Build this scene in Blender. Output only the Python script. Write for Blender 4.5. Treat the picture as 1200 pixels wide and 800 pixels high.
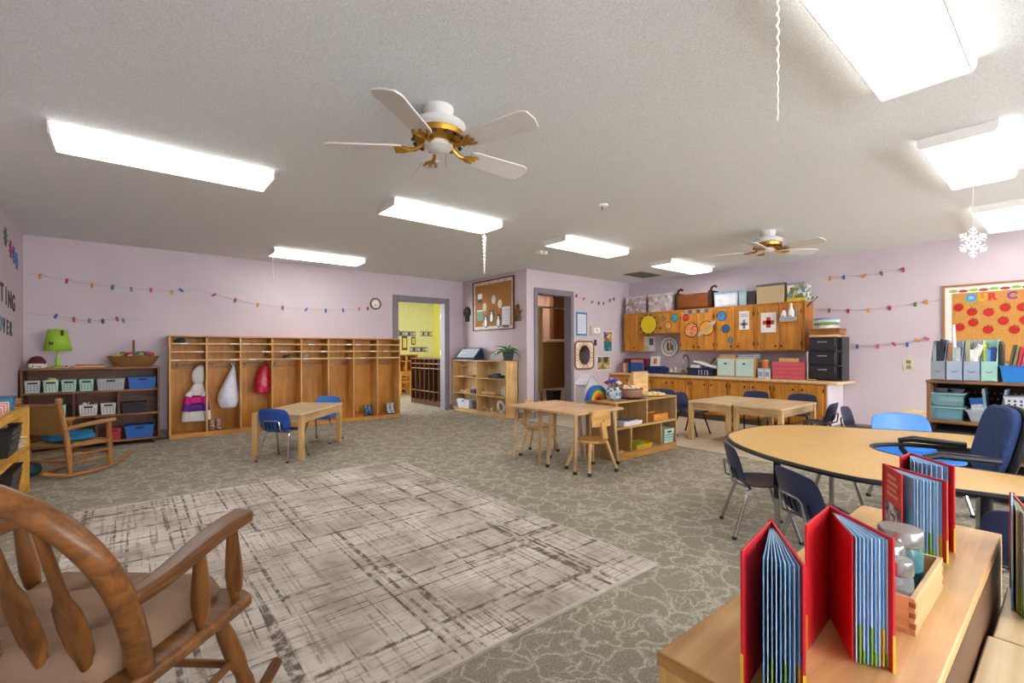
import bpy, math, random
from mathutils import Vector, Matrix
random.seed(7)
for o in list(bpy.data.objects): bpy.data.objects.remove(o, do_unlink=True)
S = bpy.context.scene
COL = S.collection
R = math.radians
PI = math.pi

# ------------------------------------------------------------------ camera
CAM_H, CE = 1.13, 2.49
YAW, PIT, ROL = R(50.552), R(-0.057), R(-0.183)
fw = Vector((math.cos(YAW)*math.cos(PIT), math.sin(YAW)*math.cos(PIT), math.sin(PIT)))
r0 = Vector((math.sin(YAW), -math.cos(YAW), 0)); u0 = r0.cross(fw)
rt = r0*math.cos(ROL)+u0*math.sin(ROL); upv = u0*math.cos(ROL)-r0*math.sin(ROL)
cam = bpy.data.cameras.new('camera'); co = bpy.data.objects.new('camera', cam); COL.objects.link(co)
co.matrix_world = Matrix(((rt.x, upv.x, -fw.x, 0), (rt.y, upv.y, -fw.y, 0), (rt.z, upv.z, -fw.z, CAM_H), (0, 0, 0, 1)))
cam.sensor_width = 36; cam.lens = 547.646/1200*36; cam.shift_y = 11.574/1200; cam.clip_start = 0.02
S.camera = co
# ------------------------------------------------------------------ world + exposure
W = bpy.data.worlds.new('world'); S.world = W; W.use_nodes = True
W.node_tree.nodes['Background'].inputs[0].default_value = (0.93, 0.96, 1.0, 1)
W.node_tree.nodes['Background'].inputs[1].default_value = 7.0
vs = S.view_settings
vs.view_transform = 'Standard'; vs.look = 'None'; vs.gamma = 1; vs.use_curve_mapping = False; vs.exposure = 1.22
LAMP = 4.6      # radiance of the fluorescent diffusers

# ------------------------------------------------------------------ materials
def hexc(h):
    h = h.lstrip('#'); c = [int(h[i:i+2], 16)/255 for i in (0, 2, 4)]
    return tuple(x/12.92 if x <= .04045 else ((x+.055)/1.055)**2.4 for x in c)+(1,)
MATS = {}
def newmat(name):
    m = bpy.data.materials.new(name); m.use_nodes = True; nt = m.node_tree
    b = nt.nodes['Principled BSDF']; return m, nt, b
def nd(nt, t, **k):
    n = nt.nodes.new(t)
    for a, v in k.items(): setattr(n, a, v)
    return n
def coords(nt, scale=(1, 1, 1), rnd=True):
    tc = nd(nt, 'ShaderNodeTexCoord'); mp = nd(nt, 'ShaderNodeMapping'); mp.inputs['Scale'].default_value = scale
    if rnd:
        oi = nd(nt, 'ShaderNodeObjectInfo'); ad = nd(nt, 'ShaderNodeVectorMath', operation='MULTIPLY_ADD')
        ad.inputs[1].default_value = (7, 11, 5)
        nt.links.new(oi.outputs['Random'], ad.inputs[0]); nt.links.new(tc.outputs['Object'], ad.inputs[2])
        nt.links.new(ad.outputs[0], mp.inputs[0])
    else: nt.links.new(tc.outputs['Object'], mp.inputs[0])
    return mp.outputs[0]
def noise(nt, vec, scale, detail=4, rough=.5, dist=0.):
    n = nd(nt, 'ShaderNodeTexNoise'); n.inputs['Scale'].default_value = scale; n.inputs['Detail'].default_value = detail
    n.inputs['Roughness'].default_value = rough; n.inputs['Distortion'].default_value = dist
    nt.links.new(vec, n.inputs['Vector']); return n.outputs[0]
def ramp(nt, fac, stops):
    r = nd(nt, 'ShaderNodeValToRGB'); e = r.color_ramp.elements
    while len(e) < len(stops): e.new(.5)
    for x, (p, c) in zip(e, stops): x.position = p; x.color = c
    nt.links.new(fac, r.inputs[0]); return r.outputs[0]
def mixc(nt, fac, a, b, mode='MIX'):
    m = nd(nt, 'ShaderNodeMix', data_type='RGBA', blend_type=mode)
    for s, v in ((0, fac), (6, a), (7, b)):
        if hasattr(v, 'is_linked') or hasattr(v, 'links'): nt.links.new(v, m.inputs[s])
        else: m.inputs[s].default_value = v
    return m.outputs[2]
def bump(nt, b, h, strength=.3, dist=.01):
    n = nd(nt, 'ShaderNodeBump'); n.inputs['Strength'].default_value = strength; n.inputs['Distance'].default_value = dist
    nt.links.new(h, n.inputs['Height']); nt.links.new(n.outputs[0], b.inputs['Normal'])
def sh(c, k): return tuple(min(1, x*k) for x in c[:3])+(1,)
def pl(col, rough=.55, metal=0., var=.12, vs=9., bmp=0., bs=60., spec=.4):
    """plain painted / plastic / paper colour with a little mottling"""
    key = ('pl', col, rough, metal, var, vs, bmp, bs)
    if key in MATS: return MATS[key]
    m, nt, b = newmat('plain_'+col.strip('#')); c = hexc(col)
    v = coords(nt); f = noise(nt, v, vs, 3)
    o = ramp(nt, f, [(.3, sh(c, 1-var)), (.7, sh(c, 1+var))]); nt.links.new(o, b.inputs['Base Color'])
    b.inputs['Roughness'].default_value = rough; b.inputs['Metallic'].default_value = metal; b.inputs['Specular IOR Level'].default_value = spec
    if bmp: bump(nt, b, noise(nt, v, bs, 3), bmp, .004)
    MATS[key] = m; return m
def wood(c1, c2, axis='x', rough=.42, s=1., c3=None):
    key = ('wd', c1, c2, axis, rough, s)
    if key in MATS: return MATS[key]
    m, nt, b = newmat('wood_'+c1.strip('#')+axis)
    st = {'x': (1.3, 16, 16), 'y': (16, 1.3, 16), 'z': (16, 16, 1.3)}[axis]
    v = coords(nt, tuple(a*s for a in st)); f = noise(nt, v, 1.2, 7, .62, 1.2)
    o = ramp(nt, f, [(.3, hexc(c1)), (.68, hexc(c2))])
    v2 = coords(nt, (3, 3, 3)); f2 = noise(nt, v2, 1.4, 2)
    r2 = ramp(nt, f2, [(.3, (.82, .82, .82, 1)), (.7, (1.1, 1.08, 1.05, 1))])
    o = mixc(nt, 1.0, o, r2, 'MULTIPLY'); nt.links.new(o, b.inputs['Base Color'])
    b.inputs['Roughness'].default_value = rough; b.inputs['Specular IOR Level'].default_value = .35
    bump(nt, b, f, .12, .002); MATS[key] = m; return m
def glass(col, rough=.05, alpha=.35):
    key = ('gl', col, rough, alpha)
    if key in MATS: return MATS[key]
    m, nt, b = newmat('clear_'+col.strip('#')); b.inputs['Base Color'].default_value = hexc(col)
    b.inputs['Roughness'].default_value = rough; b.inputs['Alpha'].default_value = alpha; b.inputs['Specular IOR Level'].default_value = .6
    MATS[key] = m; return m
def emit(col, st):
    key = ('em', col, st)
    if key in MATS: return MATS[key]
    m, nt, b = newmat('lit_'+col.strip('#')); b.inputs['Base Color'].default_value = hexc(col)
    b.inputs['Emission Color'].default_value = hexc(col); b.inputs['Emission Strength'].default_value = st; MATS[key] = m; return m
def pattern(cols, scale=20., rough=.6, kind='noise', stretch=(1, 1, 1)):
    """patchwork of printed colours (posters, fabric prints, book covers)"""
    key = ('pt', tuple(cols), scale, kind, stretch)
    if key in MATS: return MATS[key]
    m, nt, b = newmat('print_'+cols[0].strip('#')); v = coords(nt, stretch)
    if kind == 'cell':
        n = nd(nt, 'ShaderNodeTexVoronoi'); n.inputs['Scale'].default_value = scale; nt.links.new(v, n.inputs['Vector'])
        sp = nd(nt, 'ShaderNodeSeparateColor'); nt.links.new(n.outputs['Color'], sp.inputs[0]); f = sp.outputs[0]
        st = [(i/len(cols), hexc(c)) for i, c in enumerate(cols)]
    else:
        f = noise(nt, v, scale, 4, .6); st = [(.32+.36*i/len(cols), hexc(c)) for i, c in enumerate(cols)]
    r = nd(nt, 'ShaderNodeValToRGB'); r.color_ramp.interpolation = 'CONSTANT'; e = r.color_ramp.elements
    while len(e) < len(st): e.new(.5)
    for x, (p, c) in zip(e, st): x.position = p; x.color = c
    nt.links.new(f, r.inputs[0]); nt.links.new(r.outputs[0], b.inputs['Base Color']); b.inputs['Roughness'].default_value = rough
    MATS[key] = m; return m
def weave(c1, c2, sc=60., rough=.75):
    key = ('wv', c1, c2, sc)
    if key in MATS: return MATS[key]
    m, nt, b = newmat('weave_'+c1.strip('#')); v = coords(nt, (1, 1, 1), False)
    a = nd(nt, 'ShaderNodeTexWave', wave_type='BANDS', bands_direction='Z'); a.inputs['Scale'].default_value = sc*.8; a.inputs['Distortion'].default_value = 1.5
    d = nd(nt, 'ShaderNodeTexWave', wave_type='BANDS', bands_direction='DIAGONAL'); d.inputs['Scale'].default_value = sc*.5; d.inputs['Distortion'].default_value = 1
    nt.links.new(v, a.inputs[0]); nt.links.new(v, d.inputs[0])
    mm = nd(nt, 'ShaderNodeMath', operation='MULTIPLY'); nt.links.new(a.outputs['Fac'], mm.inputs[0]); nt.links.new(d.outputs['Fac'], mm.inputs[1])
    nt.links.new(ramp(nt, mm.outputs[0], [(.1, hexc(c1)), (.6, hexc(c2))]), b.inputs['Base Color']); b.inputs['Roughness'].default_value = rough
    bump(nt, b, mm.outputs[0], .6, .004); MATS[key] = m; return m

# ------------------------------------------------------------------ mesh builder
class MB:
    def __init__(s): s.v = []; s.f = []
    def add(s, vs, fs, T=None):
        n = len(s.v); s.v += [tuple(T @ Vector(p)) if T else tuple(p) for p in vs]; s.f += [tuple(i+n for i in q) for q in fs]; return s
    def box(s, x0, y0, z0, x1, y1, z1, T=None):
        return s.add([(x0, y0, z0), (x1, y0, z0), (x1, y1, z0), (x0, y1, z0), (x0, y0, z1), (x1, y0, z1), (x1, y1, z1), (x0, y1, z1)],
                     [(0, 3, 2, 1), (4, 5, 6, 7), (0, 1, 5, 4), (1, 2, 6, 5), (2, 3, 7, 6), (3, 0, 4, 7)], T)
    def taper(s, a, b, z0, c, d, z1, x=0, y=0, T=None):
        """box with half sizes a,b at z0 and c,d at z1"""
        q = [(-1, -1), (1, -1), (1, 1), (-1, 1)]
        return s.add([(x+i*a, y+j*b, z0) for i, j in q]+[(x+i*c, y+j*d, z1) for i, j in q], [(0, 3, 2, 1), (4, 5, 6, 7), (0, 1, 5, 4), (1, 2, 6, 5), (2, 3, 7, 6), (3, 0, 4, 7)], T)
    def bin(s, a, b, z0, c, d, z1, t=.006, T=None):
        """open tapered tub"""
        q = [(-1, -1), (1, -1), (1, 1), (-1, 1)]
        vs = [(i*a, j*b, z0) for i, j in q]+[(i*c, j*d, z1) for i, j in q]+[(i*(c-t), j*(d-t), z1) for i, j in q]+[(i*(a-t), j*(b-t), z0+t) for i, j in q]
        fs = [(0, 3, 2, 1), (12, 13, 14, 15)]
        for k in range(4):
            l = (k+1) % 4; fs += [(k, l, 4+l, 4+k), (4+k, 4+l, 8+l, 8+k), (8+k, 8+l, 12+l, 12+k)]
        return s.add(vs, fs, T)
    def tube(s, pts, r, n=8, cap=True):
        pts = [Vector(p) for p in pts]; rs = r if isinstance(r, (list, tuple)) else [r]*len(pts); vs = []; fs = []
        prev = None
        for i, p in enumerate(pts):
            d = (pts[min(i+1, len(pts)-1)]-pts[max(i-1, 0)]).normalized()
            a = prev - d*prev.dot(d) if prev else d.cross(Vector((0, 0, 1)) if abs(d.z) < .9 else Vector((1, 0, 0)))
            a.normalize(); prev = a; b = d.cross(a)
            vs += [p+(a*math.cos(2*PI*k/n)+b*math.sin(2*PI*k/n))*rs[i] for k in range(n)]
        for i in range(len(pts)-1):
            for k in range(n): l = (k+1) % n; fs.append((i*n+k, i*n+l, (i+1)*n+l, (i+1)*n+k))
        if cap: fs += [tuple(range(n-1, -1, -1)), tuple((len(pts)-1)*n+k for k in range(n))]
        return s.add(vs, fs)
    def cyl(s, p, q, r, r2=None, n=14): return s.tube([p, q], [r, r if r2 is None else r2], n)
    def lathe(s, prof, c=(0, 0, 0), n=18, T=None, sx=1., sy=1., wob=None, cap=True):
        vs = []; fs = []
        for i, (r, z) in enumerate(prof):
            for k in range(n):
                w = wob(i, k) if wob else 1
                vs.append((c[0]+r*sx*w*math.cos(2*PI*k/n), c[1]+r*sy*w*math.sin(2*PI*k/n), c[2]+z))
        for i in range(len(prof)-1):
            for k in range(n): l = (k+1) % n; fs.append((i*n+k, i*n+l, (i+1)*n+l, (i+1)*n+k))
        if cap and prof[0][0] > 1e-4: fs.append(tuple(range(n-1, -1, -1)))
        if cap and prof[-1][0] > 1e-4: fs.append(tuple((len(prof)-1)*n+k for k in range(n)))
        return s.add(vs, fs, T)
    def loft(s, rings, n=14, wob=0., T=None):
        """rings of (x,y,z,rx,ry)"""
        vs = []; fs = []
        for x, y, z, a, b in rings:
            for k in range(n):
                w = 1+wob*(random.random()-.5)*2; vs.append((x+a*w*math.cos(2*PI*k/n), y+b*w*math.sin(2*PI*k/n), z))
        for i in range(len(rings)-1):
            for k in range(n): l = (k+1) % n; fs.append((i*n+k, i*n+l, (i+1)*n+l, (i+1)*n+k))
        fs += [tuple(range(n-1, -1, -1)), tuple((len(rings)-1)*n+k for k in range(n))]
        return s.add(vs, fs, T)
    def prism(s, pts, z0, z1, T=None):
        n = len(pts); fs = [tuple(range(n-1, -1, -1)), tuple(range(n, 2*n))]+[(k, (k+1) % n, n+(k+1) % n, n+k) for k in range(n)]
        return s.add([(x, y, z0) for x, y in pts]+[(x, y, z1) for x, y in pts], fs, T)
    def ball(s, c, r, n=10, sx=1, sy=1, sz=1):
        m = n//2+1
        return s.lathe([(max(1e-5, r*math.sin(PI*i/m)), -r*sz*math.cos(PI*i/m)) for i in range(m+1)], c, n, None, sx, sy)
    def build(s, name, mat, parent=None, bevel=0., sub=0, solid=0., ang=35, label=None):
        me = bpy.data.meshes.new(name); me.from_pydata(s.v, [], s.f); me.update()
        me.materials.append(mat)
        for p in me.polygons: p.use_smooth = True
        me.set_sharp_from_angle(angle=R(ang))
        o = bpy.data.objects.new(name, me); COL.objects.link(o)
        if parent: o.parent = parent
        if solid: q = o.modifiers.new('solid', 'SOLIDIFY'); q.thickness = solid; q.offset = 0
        if bevel: q = o.modifiers.new('bevel', 'BEVEL'); q.width = bevel; q.segments = 2; q.limit_method = 'ANGLE'
        if sub: q = o.modifiers.new('sub', 'SUBSURF'); q.levels = sub; q.render_levels = sub
        if label: o['label'] = label
        return o
def bx(*a): return MB().box(*a)
def tag(o, label, cat, group=None):
    o['label'] = label; o['category'] = cat
    if group: o['group'] = group
    return o
def thing(name, label, cat, loc=(0, 0, 0), rz=0., group=None, scale=1.):
    o = bpy.data.objects.new(name, None); COL.objects.link(o); o.location = loc; o.rotation_euler = (0, 0, rz); o.scale = (scale,)*3
    o.empty_display_size = .1
    return tag(o, label, cat, group)
def struct(o, label=None):
    o['kind'] = 'structure'
    if label: o['label'] = label
    return o
def copy_tree(o, loc, rz, label=None, group=None, scale=None, mat=None, part=None):
    r = o.copy(); COL.objects.link(r); r.location = loc; r.rotation_euler = (0, 0, rz)
    if label: r['label'] = label
    if group: r['group'] = group
    if scale: r.scale = (scale,)*3
    for c in o.children:
        d = c.copy(); COL.objects.link(d); d.parent = r
        if mat and c.name.split('.')[0] in part:
            d.data = c.data.copy(); d.data.materials[0] = mat
        for g in c.children:
            e = g.copy(); COL.objects.link(e); e.parent = d
    return r
def text(s, size, mat, name, parent=None, T=None, ext=.0015, bold=0.):
    cu = bpy.data.curves.new(name, 'FONT'); cu.body = s; cu.size = size; cu.extrude = ext; cu.offset = bold; cu.align_x = 'CENTER'; cu.align_y = 'CENTER'
    t = bpy.data.objects.new('tmp', cu); COL.objects.link(t); bpy.context.view_layer.update()
    me = bpy.data.meshes.new_from_object(t.evaluated_get(bpy.context.evaluated_depsgraph_get()))
    bpy.data.objects.remove(t, do_unlink=True); me.name = name
    if T: me.transform(T)
    me.materials.clear(); me.materials.append(mat)
    o = bpy.data.objects.new(name, me); COL.objects.link(o)
    if parent: o.parent = parent
    return o
def TR(x, y, z, rz=0, rx=0, ry=0): return Matrix.Translation((x, y, z)) @ Matrix.Rotation(rz, 4, 'Z') @ Matrix.Rotation(ry, 4, 'Y') @ Matrix.Rotation(rx, 4, 'X')
# frames for flat things: local x to the right as read, y up, z out of the wall
def onA(x, z, off=.004, y=7.737): return Matrix(((1, 0, 0, x), (0, 0, -1, y-off), (0, 1, 0, z), (0, 0, 0, 1)))      # wall facing -y
def onX(y, z, off=.004, x=7.872): return Matrix(((0, 0, -1, x-off), (-1, 0, 0, y), (0, 1, 0, z), (0, 0, 0, 1)))     # wall facing -x
def onL(y, z, off=.004, x=-.927): return Matrix(((0, 0, 1, x+off), (1, 0, 0, y), (0, 1, 0, z), (0, 0, 0, 1)))       # wall facing +x

# ------------------------------------------------------------------ the room
YA, XR, XC, YB, XL, YF = 7.737, 7.872, 5.112, 5.825, -.927, -3.4
def m_wall():
    m, nt, b = newmat('wall_paint'); v = coords(nt, (1, 1, 1), False)
    f = noise(nt, v, 1.3, 3); nt.links.new(ramp(nt, f, [(.3, hexc('#c9bac2')), (.7, hexc('#d2c4ca'))]), b.inputs['Base Color'])
    b.inputs['Roughness'].default_value = .7; bump(nt, b, noise(nt, v, 90, 3), .15, .003); return m
def m_ceil():
    m, nt, b = newmat('popcorn_ceiling'); v = coords(nt, (1, 1, 1), False)
    f = noise(nt, v, 130, 3, .7); nt.links.new(ramp(nt, f, [(.3, hexc('#d4d8d9')), (.65, hexc('#eff3f4'))]), b.inputs['Base Color'])
    b.inputs['Roughness'].default_value = .95; bump(nt, b, f, .5, .010); return m
def m_carpet():
    m, nt, b = newmat('vine_carpet'); v = coords(nt, (1, 1, 1), False)
    w = nd(nt, 'ShaderNodeTexNoise'); w.inputs['Scale'].default_value = 7; w.inputs['Detail'].default_value = 2; nt.links.new(v, w.inputs['Vector'])
    ad = nd(nt, 'ShaderNodeVectorMath', operation='MULTIPLY_ADD'); ad.inputs[1].default_value = (.22, .22, .22)
    nt.links.new(w.outputs['Color'], ad.inputs[0]); nt.links.new(v, ad.inputs[2])
    def vein(sc, wd):
        n = nd(nt, 'ShaderNodeTexVoronoi', feature='DISTANCE_TO_EDGE'); n.inputs['Scale'].default_value = sc; nt.links.new(ad.outputs[0], n.inputs['Vector'])
        return ramp(nt, n.outputs['Distance'], [(0, (1, 1, 1, 1)), (wd, (0, 0, 0, 1))])
    a = vein(5.6, .075); c = vein(14, .10)
    msk = ramp(nt, noise(nt, v, 6, 2), [(.45, (0, 0, 0, 1)), (.58, (1, 1, 1, 1))])
    c2 = mixc(nt, 1., c, msk, 'MULTIPLY'); ve = mixc(nt, 1., a, c2, 'LIGHTEN')
    sp = noise(nt, v, 150, 3, .85)
    brk = ramp(nt, noise(nt, v, 70, 2, .8), [(.4, (.25, .25, .25, 1)), (.6, (1, 1, 1, 1))])
    ve = mixc(nt, 1., ve, brk, 'MULTIPLY')
    base = ramp(nt, sp, [(.33, hexc('#6f6757')), (.66, hexc('#b3ab99'))]); lite = ramp(nt, sp, [(.33, hexc('#b9b09e')), (.66, hexc('#e3dccd'))])
    nt.links.new(mixc(nt, ve, base, lite), b.inputs['Base Color'])
    b.inputs['Roughness'].default_value = .98; b.inputs['Specular IOR Level'].default_value = .1; bump(nt, b, sp, .6, .006); return m
def m_lino():
    m, nt, b = newmat('vinyl_floor'); v = coords(nt, (1, 1, 1), False)
    nt.links.new(ramp(nt, noise(nt, v, 9, 5, .7), [(.3, hexc('#c3b59b')), (.7, hexc('#d9ccb4'))]), b.inputs['Base Color']); b.inputs['Roughness'].default_value = .35; return m
def m_rug():
    m, nt, b = newmat('rug_weave'); v0 = coords(nt, (1, 1, 1), False)
    def lines(stretch, lo, hi, sc=1.):
        mp = nd(nt, 'ShaderNodeMapping'); mp.inputs['Scale'].default_value = stretch; nt.links.new(v0, mp.inputs[0])
        return ramp(nt, noise(nt, mp.outputs[0], sc, 2, .55, .0), [(lo, (0, 0, 0, 1)), (hi, (1, 1, 1, 1))])
    a = lines((24, .45, 1), .59, .615); c = lines((.45, 24, 1), .585, .61); d = lines((60, 1.2, 1), .56, .60); e = lines((1.2, 64, 1), .55, .59)
    k = mixc(nt, 1., a, c, 'LIGHTEN'); k2 = mixc(nt, .8, d, e, 'ADD')
    br = ramp(nt, noise(nt, v0, 20, 3, .7), [(.38, (.08, .08, .08, 1)), (.56, (.95, .95, .95, 1))])
    k = mixc(nt, 1., k, br, 'MULTIPLY'); k2 = mixc(nt, 1., k2, br, 'MULTIPLY')
    base = ramp(nt, noise(nt, v0, 2.6, 4, .6), [(.34, hexc('#a99c8f')), (.5, hexc('#cdc2b6')), (.68, hexc('#e4dcd2'))])
    o = mixc(nt, k2, base, hexc('#a39486')); o = mixc(nt, k, o, hexc('#6a5f55'))
    sp = noise(nt, v0, 240, 2, .8); o = mixc(nt, 1., o, ramp(nt, sp, [(.3, (.82, .82, .82, 1)), (.7, (1.08, 1.08, 1.08, 1))]), 'MULTIPLY')
    nt.links.new(o, b.inputs['Base Color']); b.inputs['Roughness'].default_value = .97; b.inputs['Specular IOR Level'].default_value = .1; bump(nt, b, sp, .5, .004); return m
WALL, CEIL, CARPET, LINO = m_wall(), m_ceil(), m_carpet(), m_lino()
GREYF = pl('#857d86', .5, var=.05); BASEB = pl('#8d8378', .6, var=.05); WHT = pl('#e9e7e3', .45, var=.03)
def wallbox(name, m, *a): return struct(bx(*a).build(name, m))
floor = struct(bx(XL-.1, YF, -.06, 5.0, YA+4.5, 0).build('floor', CARPET))
fk = struct(bx(5.0, YF, -.06, XR+.1, YB+.1, 0).build('floor_kitchen', LINO)); struct(bx(5.0, YB+.1, -.06, 7.6, YA+4.5, 0).build('floor_hall', CARPET))
bx(4.985, 2.2, 0, 5.015, YB, .004).build('threshold_strip', pl('#8f8674', .5), fk)
struct(bx(XL-.1, YF-.1, CE, XR+.1, YA+4.5, CE+.08).build('ceiling', CEIL))
wallbox('wall_left', WALL, XL-.1, YF, 0, XL, YA+.1, CE)
m = MB().box(XL, YA, 0, 3.69, YA+.12, CE).box(4.72, YA, 0, XC, YA+.12, CE).box(3.69, YA, 2.07, 4.72, YA+.12, CE); struct(m.build('wall_back', WALL))
wallbox('wall_corner', WALL, XC, YB, 0, XC+.1, YA+.12, CE)
m = MB().box(XC+.1, YB, 0, 5.31, YB+.12, CE).box(6.18, YB, 0, XR, YB+.12, CE).box(5.31, YB, 2.12, 6.18, YB+.12, CE); struct(m.build('wall_partition', WALL))
wallbox('wall_right', WALL, XR, YF, 0, XR+.1, YB+.12, CE)
# front wall (behind the viewer); three wide windows added to let in world light
m = MB().box(XL, YF-.1, 0, XR, YF, .85).box(XL, YF-.1, 2.2, XR, YF, CE)
for a, c in ((XL, -.3), (1.9, 2.5), (4.7, 5.3), (7.5, XR)): m.box(a, YF-.1, .85, c, YF, 2.2)
struct(m.build('wall_front', WALL))
for i, (a, c) in enumerate(((-.3, 1.9), (2.5, 4.7), (5.3, 7.5))):
    w = struct(MB().box(a, YF-.08, .85, a+.05, YF-.02, 2.2).box(c-.05, YF-.08, .85, c, YF-.02, 2.2).box(a+.05, YF-.08, .85, c-.05, YF-.02, .9).box(a+.05, YF-.08, 2.15, c-.05, YF-.02, 2.2).build('window_%d' % (i+1), WHT))
# baseboards
struct(MB().box(XL, YF, 0, XL+.012, YA, .1).build('baseboard_left', BASEB))
struct(MB().box(XL+.012, YA-.012, 0, 3.63, YA, .1).box(4.79, YA-.012, 0, XC, YA, .1).build('baseboard_back', BASEB))
struct(MB().box(XC-.012, YB, 0, XC, YA-.012, .1).build('baseboard_corner', BASEB))
struct(MB().box(XC, YB-.012, 0, 5.27, YB, .1).box(6.22, YB-.012, 0, 7.2, YB, .1).build('baseboard_partition', BASEB))
struct(MB().box(XR-.012, YF, 0, XR, 2.1, .1).build('baseboard_right', BASEB))
# door frames
def frame(name, x0, x1, zt, y, w0, w1, m):
    d = struct(MB().box(x0-w0, y-.03, 0, x0, y+.15, zt+.1).box(x1, y-.03, 0, x1+w1, y+.15, zt+.1).box(x0, y-.03, zt, x1, y+.15, zt+.1).build(name, m, bevel=.006))
    return d
d1 = frame('door_1', 3.73, 4.68, 2.035, YA, .1, .11, GREYF)
for z in (.35, 1.05, 1.75): bx(4.672, YA+.1, z, 4.68, YA+.13, z+.1).build('hinge', pl('#a39a8e', .4, .8), d1)
d2 = frame('door_2', 5.34, 6.15, 2.095, YB, .07, .07, GREYF)
bx(5.34, YB+.03, .98, 5.346, YB+.08, 1.12).build('strike_plate', pl('#b5aa98', .35, .9), d2)
# room seen through the first doorway
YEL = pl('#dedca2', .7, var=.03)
wallbox('wall_yellow_back', YEL, 2.2, 12.0, 0, 7.0, 12.1, CE); wallbox('wall_yellow_right', pl('#c3bd55', .7, var=.03), 6.9, YA+.12, 0, 7.0, 12.0, CE); struct(MB().box(2.1, YA+.12, 0, 2.2, 12.1, .8).box(2.1, YA+.12, 2.3, 2.2, 12.1, CE).box(2.1, YA+.12, .8, 2.2, 8.3, 2.3).box(2.1, 11.7, .8, 2.2, 12.1, 2.3).build('wall_yellow_left', YEL))  # left wall is unseen; its opening is added to brighten this room
# washroom behind the second doorway
TAN = pl('#c9aa92', .6, var=.04)
wallbox('wall_washroom_back', TAN, XC+.1, 7.9, 0, 7.6, 8.0, CE); wallbox('wall_washroom_right', TAN, 7.5, YB+.12, 0, 7.6, 7.9, CE)

# ------------------------------------------------------------------ ceiling lights
HOUS, LENS, LENSB = pl('#d9d7d2', .5, var=.03), emit('#fffdf8', LAMP), pl('#f4f2ee', .4, var=.02)
LENS2 = emit('#fffdf8', LAMP*.3)
def ceiling_light(x0, y0, label, x1=None, y1=None):
    x1 = x1 or x0+1.22; y1 = y1 or y0+.365
    t = thing('ceiling_light', label, 'light', ((x0+x1)/2, (y0+y1)/2, CE), 0, 'fluorescent ceiling lights'); a = (x1-x0)/2; b = (y1-y0)/2
    bx(-a+.004, -b+.02, -.014, a-.004, b-.02, 0).build('housing', HOUS, t)
    XF = Matrix(((0, 0, 1, 0), (1, 0, 0, 0), (0, 1, 0, 0), (0, 0, 0, 1)))
    MB().prism([(-b+.016, -.014), (-b+.016, -.064), (b-.016, -.064), (b-.016, -.014)], -a+.012, a-.012, XF).build('diffuser', LENS, t)
    for s in (-1, 1):
        q = [(s*(b-.0165), -.014), (s*(b-.008), -.014), (s*b, -.042), (s*(b-.0165), -.0638)]
        MB().prism(q if s > 0 else q[::-1], -a+.012, a-.012, XF).build('side_lens', LENS2, t)
    for s in (-1, 1):
        MB().prism([(-b-.003, -.002), (-b-.003, -.044), (-b+.012, -.068), (b-.012, -.068), (b+.003, -.044), (b+.003, -.002)], min(s*a, s*(a-.012)), max(s*a, s*(a-.012)), Matrix(((0, 0, 1, 0), (1, 0, 0, 0), (0, 1, 0, 0), (0, 0, 0, 1)))).build('end_cap', LENSB, t)
    for s in (-1, 1): bx(-a+.012, s*(b-.014)-.003, -.068, a-.012, s*(b-.014)+.003, -.0645).build('edge_rib', LENSB, t)
for x, y, l in ((-.36, 3.845, 'long fluorescent light over the patterned rug, beside the left wall'), (1.82, 3.845, 'fluorescent ceiling light with a short icicle ornament on its end'),
                (3.98, 3.845, 'fluorescent ceiling light next to the small white ceiling alarm box'), (6.22, 3.845, 'fluorescent ceiling light near the ceiling vent by the cabinets'),
                (1.475, 6.65, 'fluorescent ceiling light above the wooden cubbies with a pull string'), (1.83, .305, 'large close fluorescent ceiling light beside the long hanging icicle'),
                (3.965, .305, 'fluorescent ceiling light between the close one and the snowflake'), (6.22, .29, 'fluorescent ceiling light behind the hanging paper snowflake'),
                ):
    ceiling_light(x, y, l)
for (x, y, l) in ((3.6, 9.4, 'unseen ceiling light added to brighten the yellow room beyond the doorway'), (5.3, 9.4, 'second unseen ceiling light added to brighten the yellow room, above the dark cubbies'), (6.22, 7.2, 'ceiling light inside the washroom beyond the second doorway')): ceiling_light(x, y, l)  # both yellow room fixtures are unseen, added to brighten that room
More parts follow.
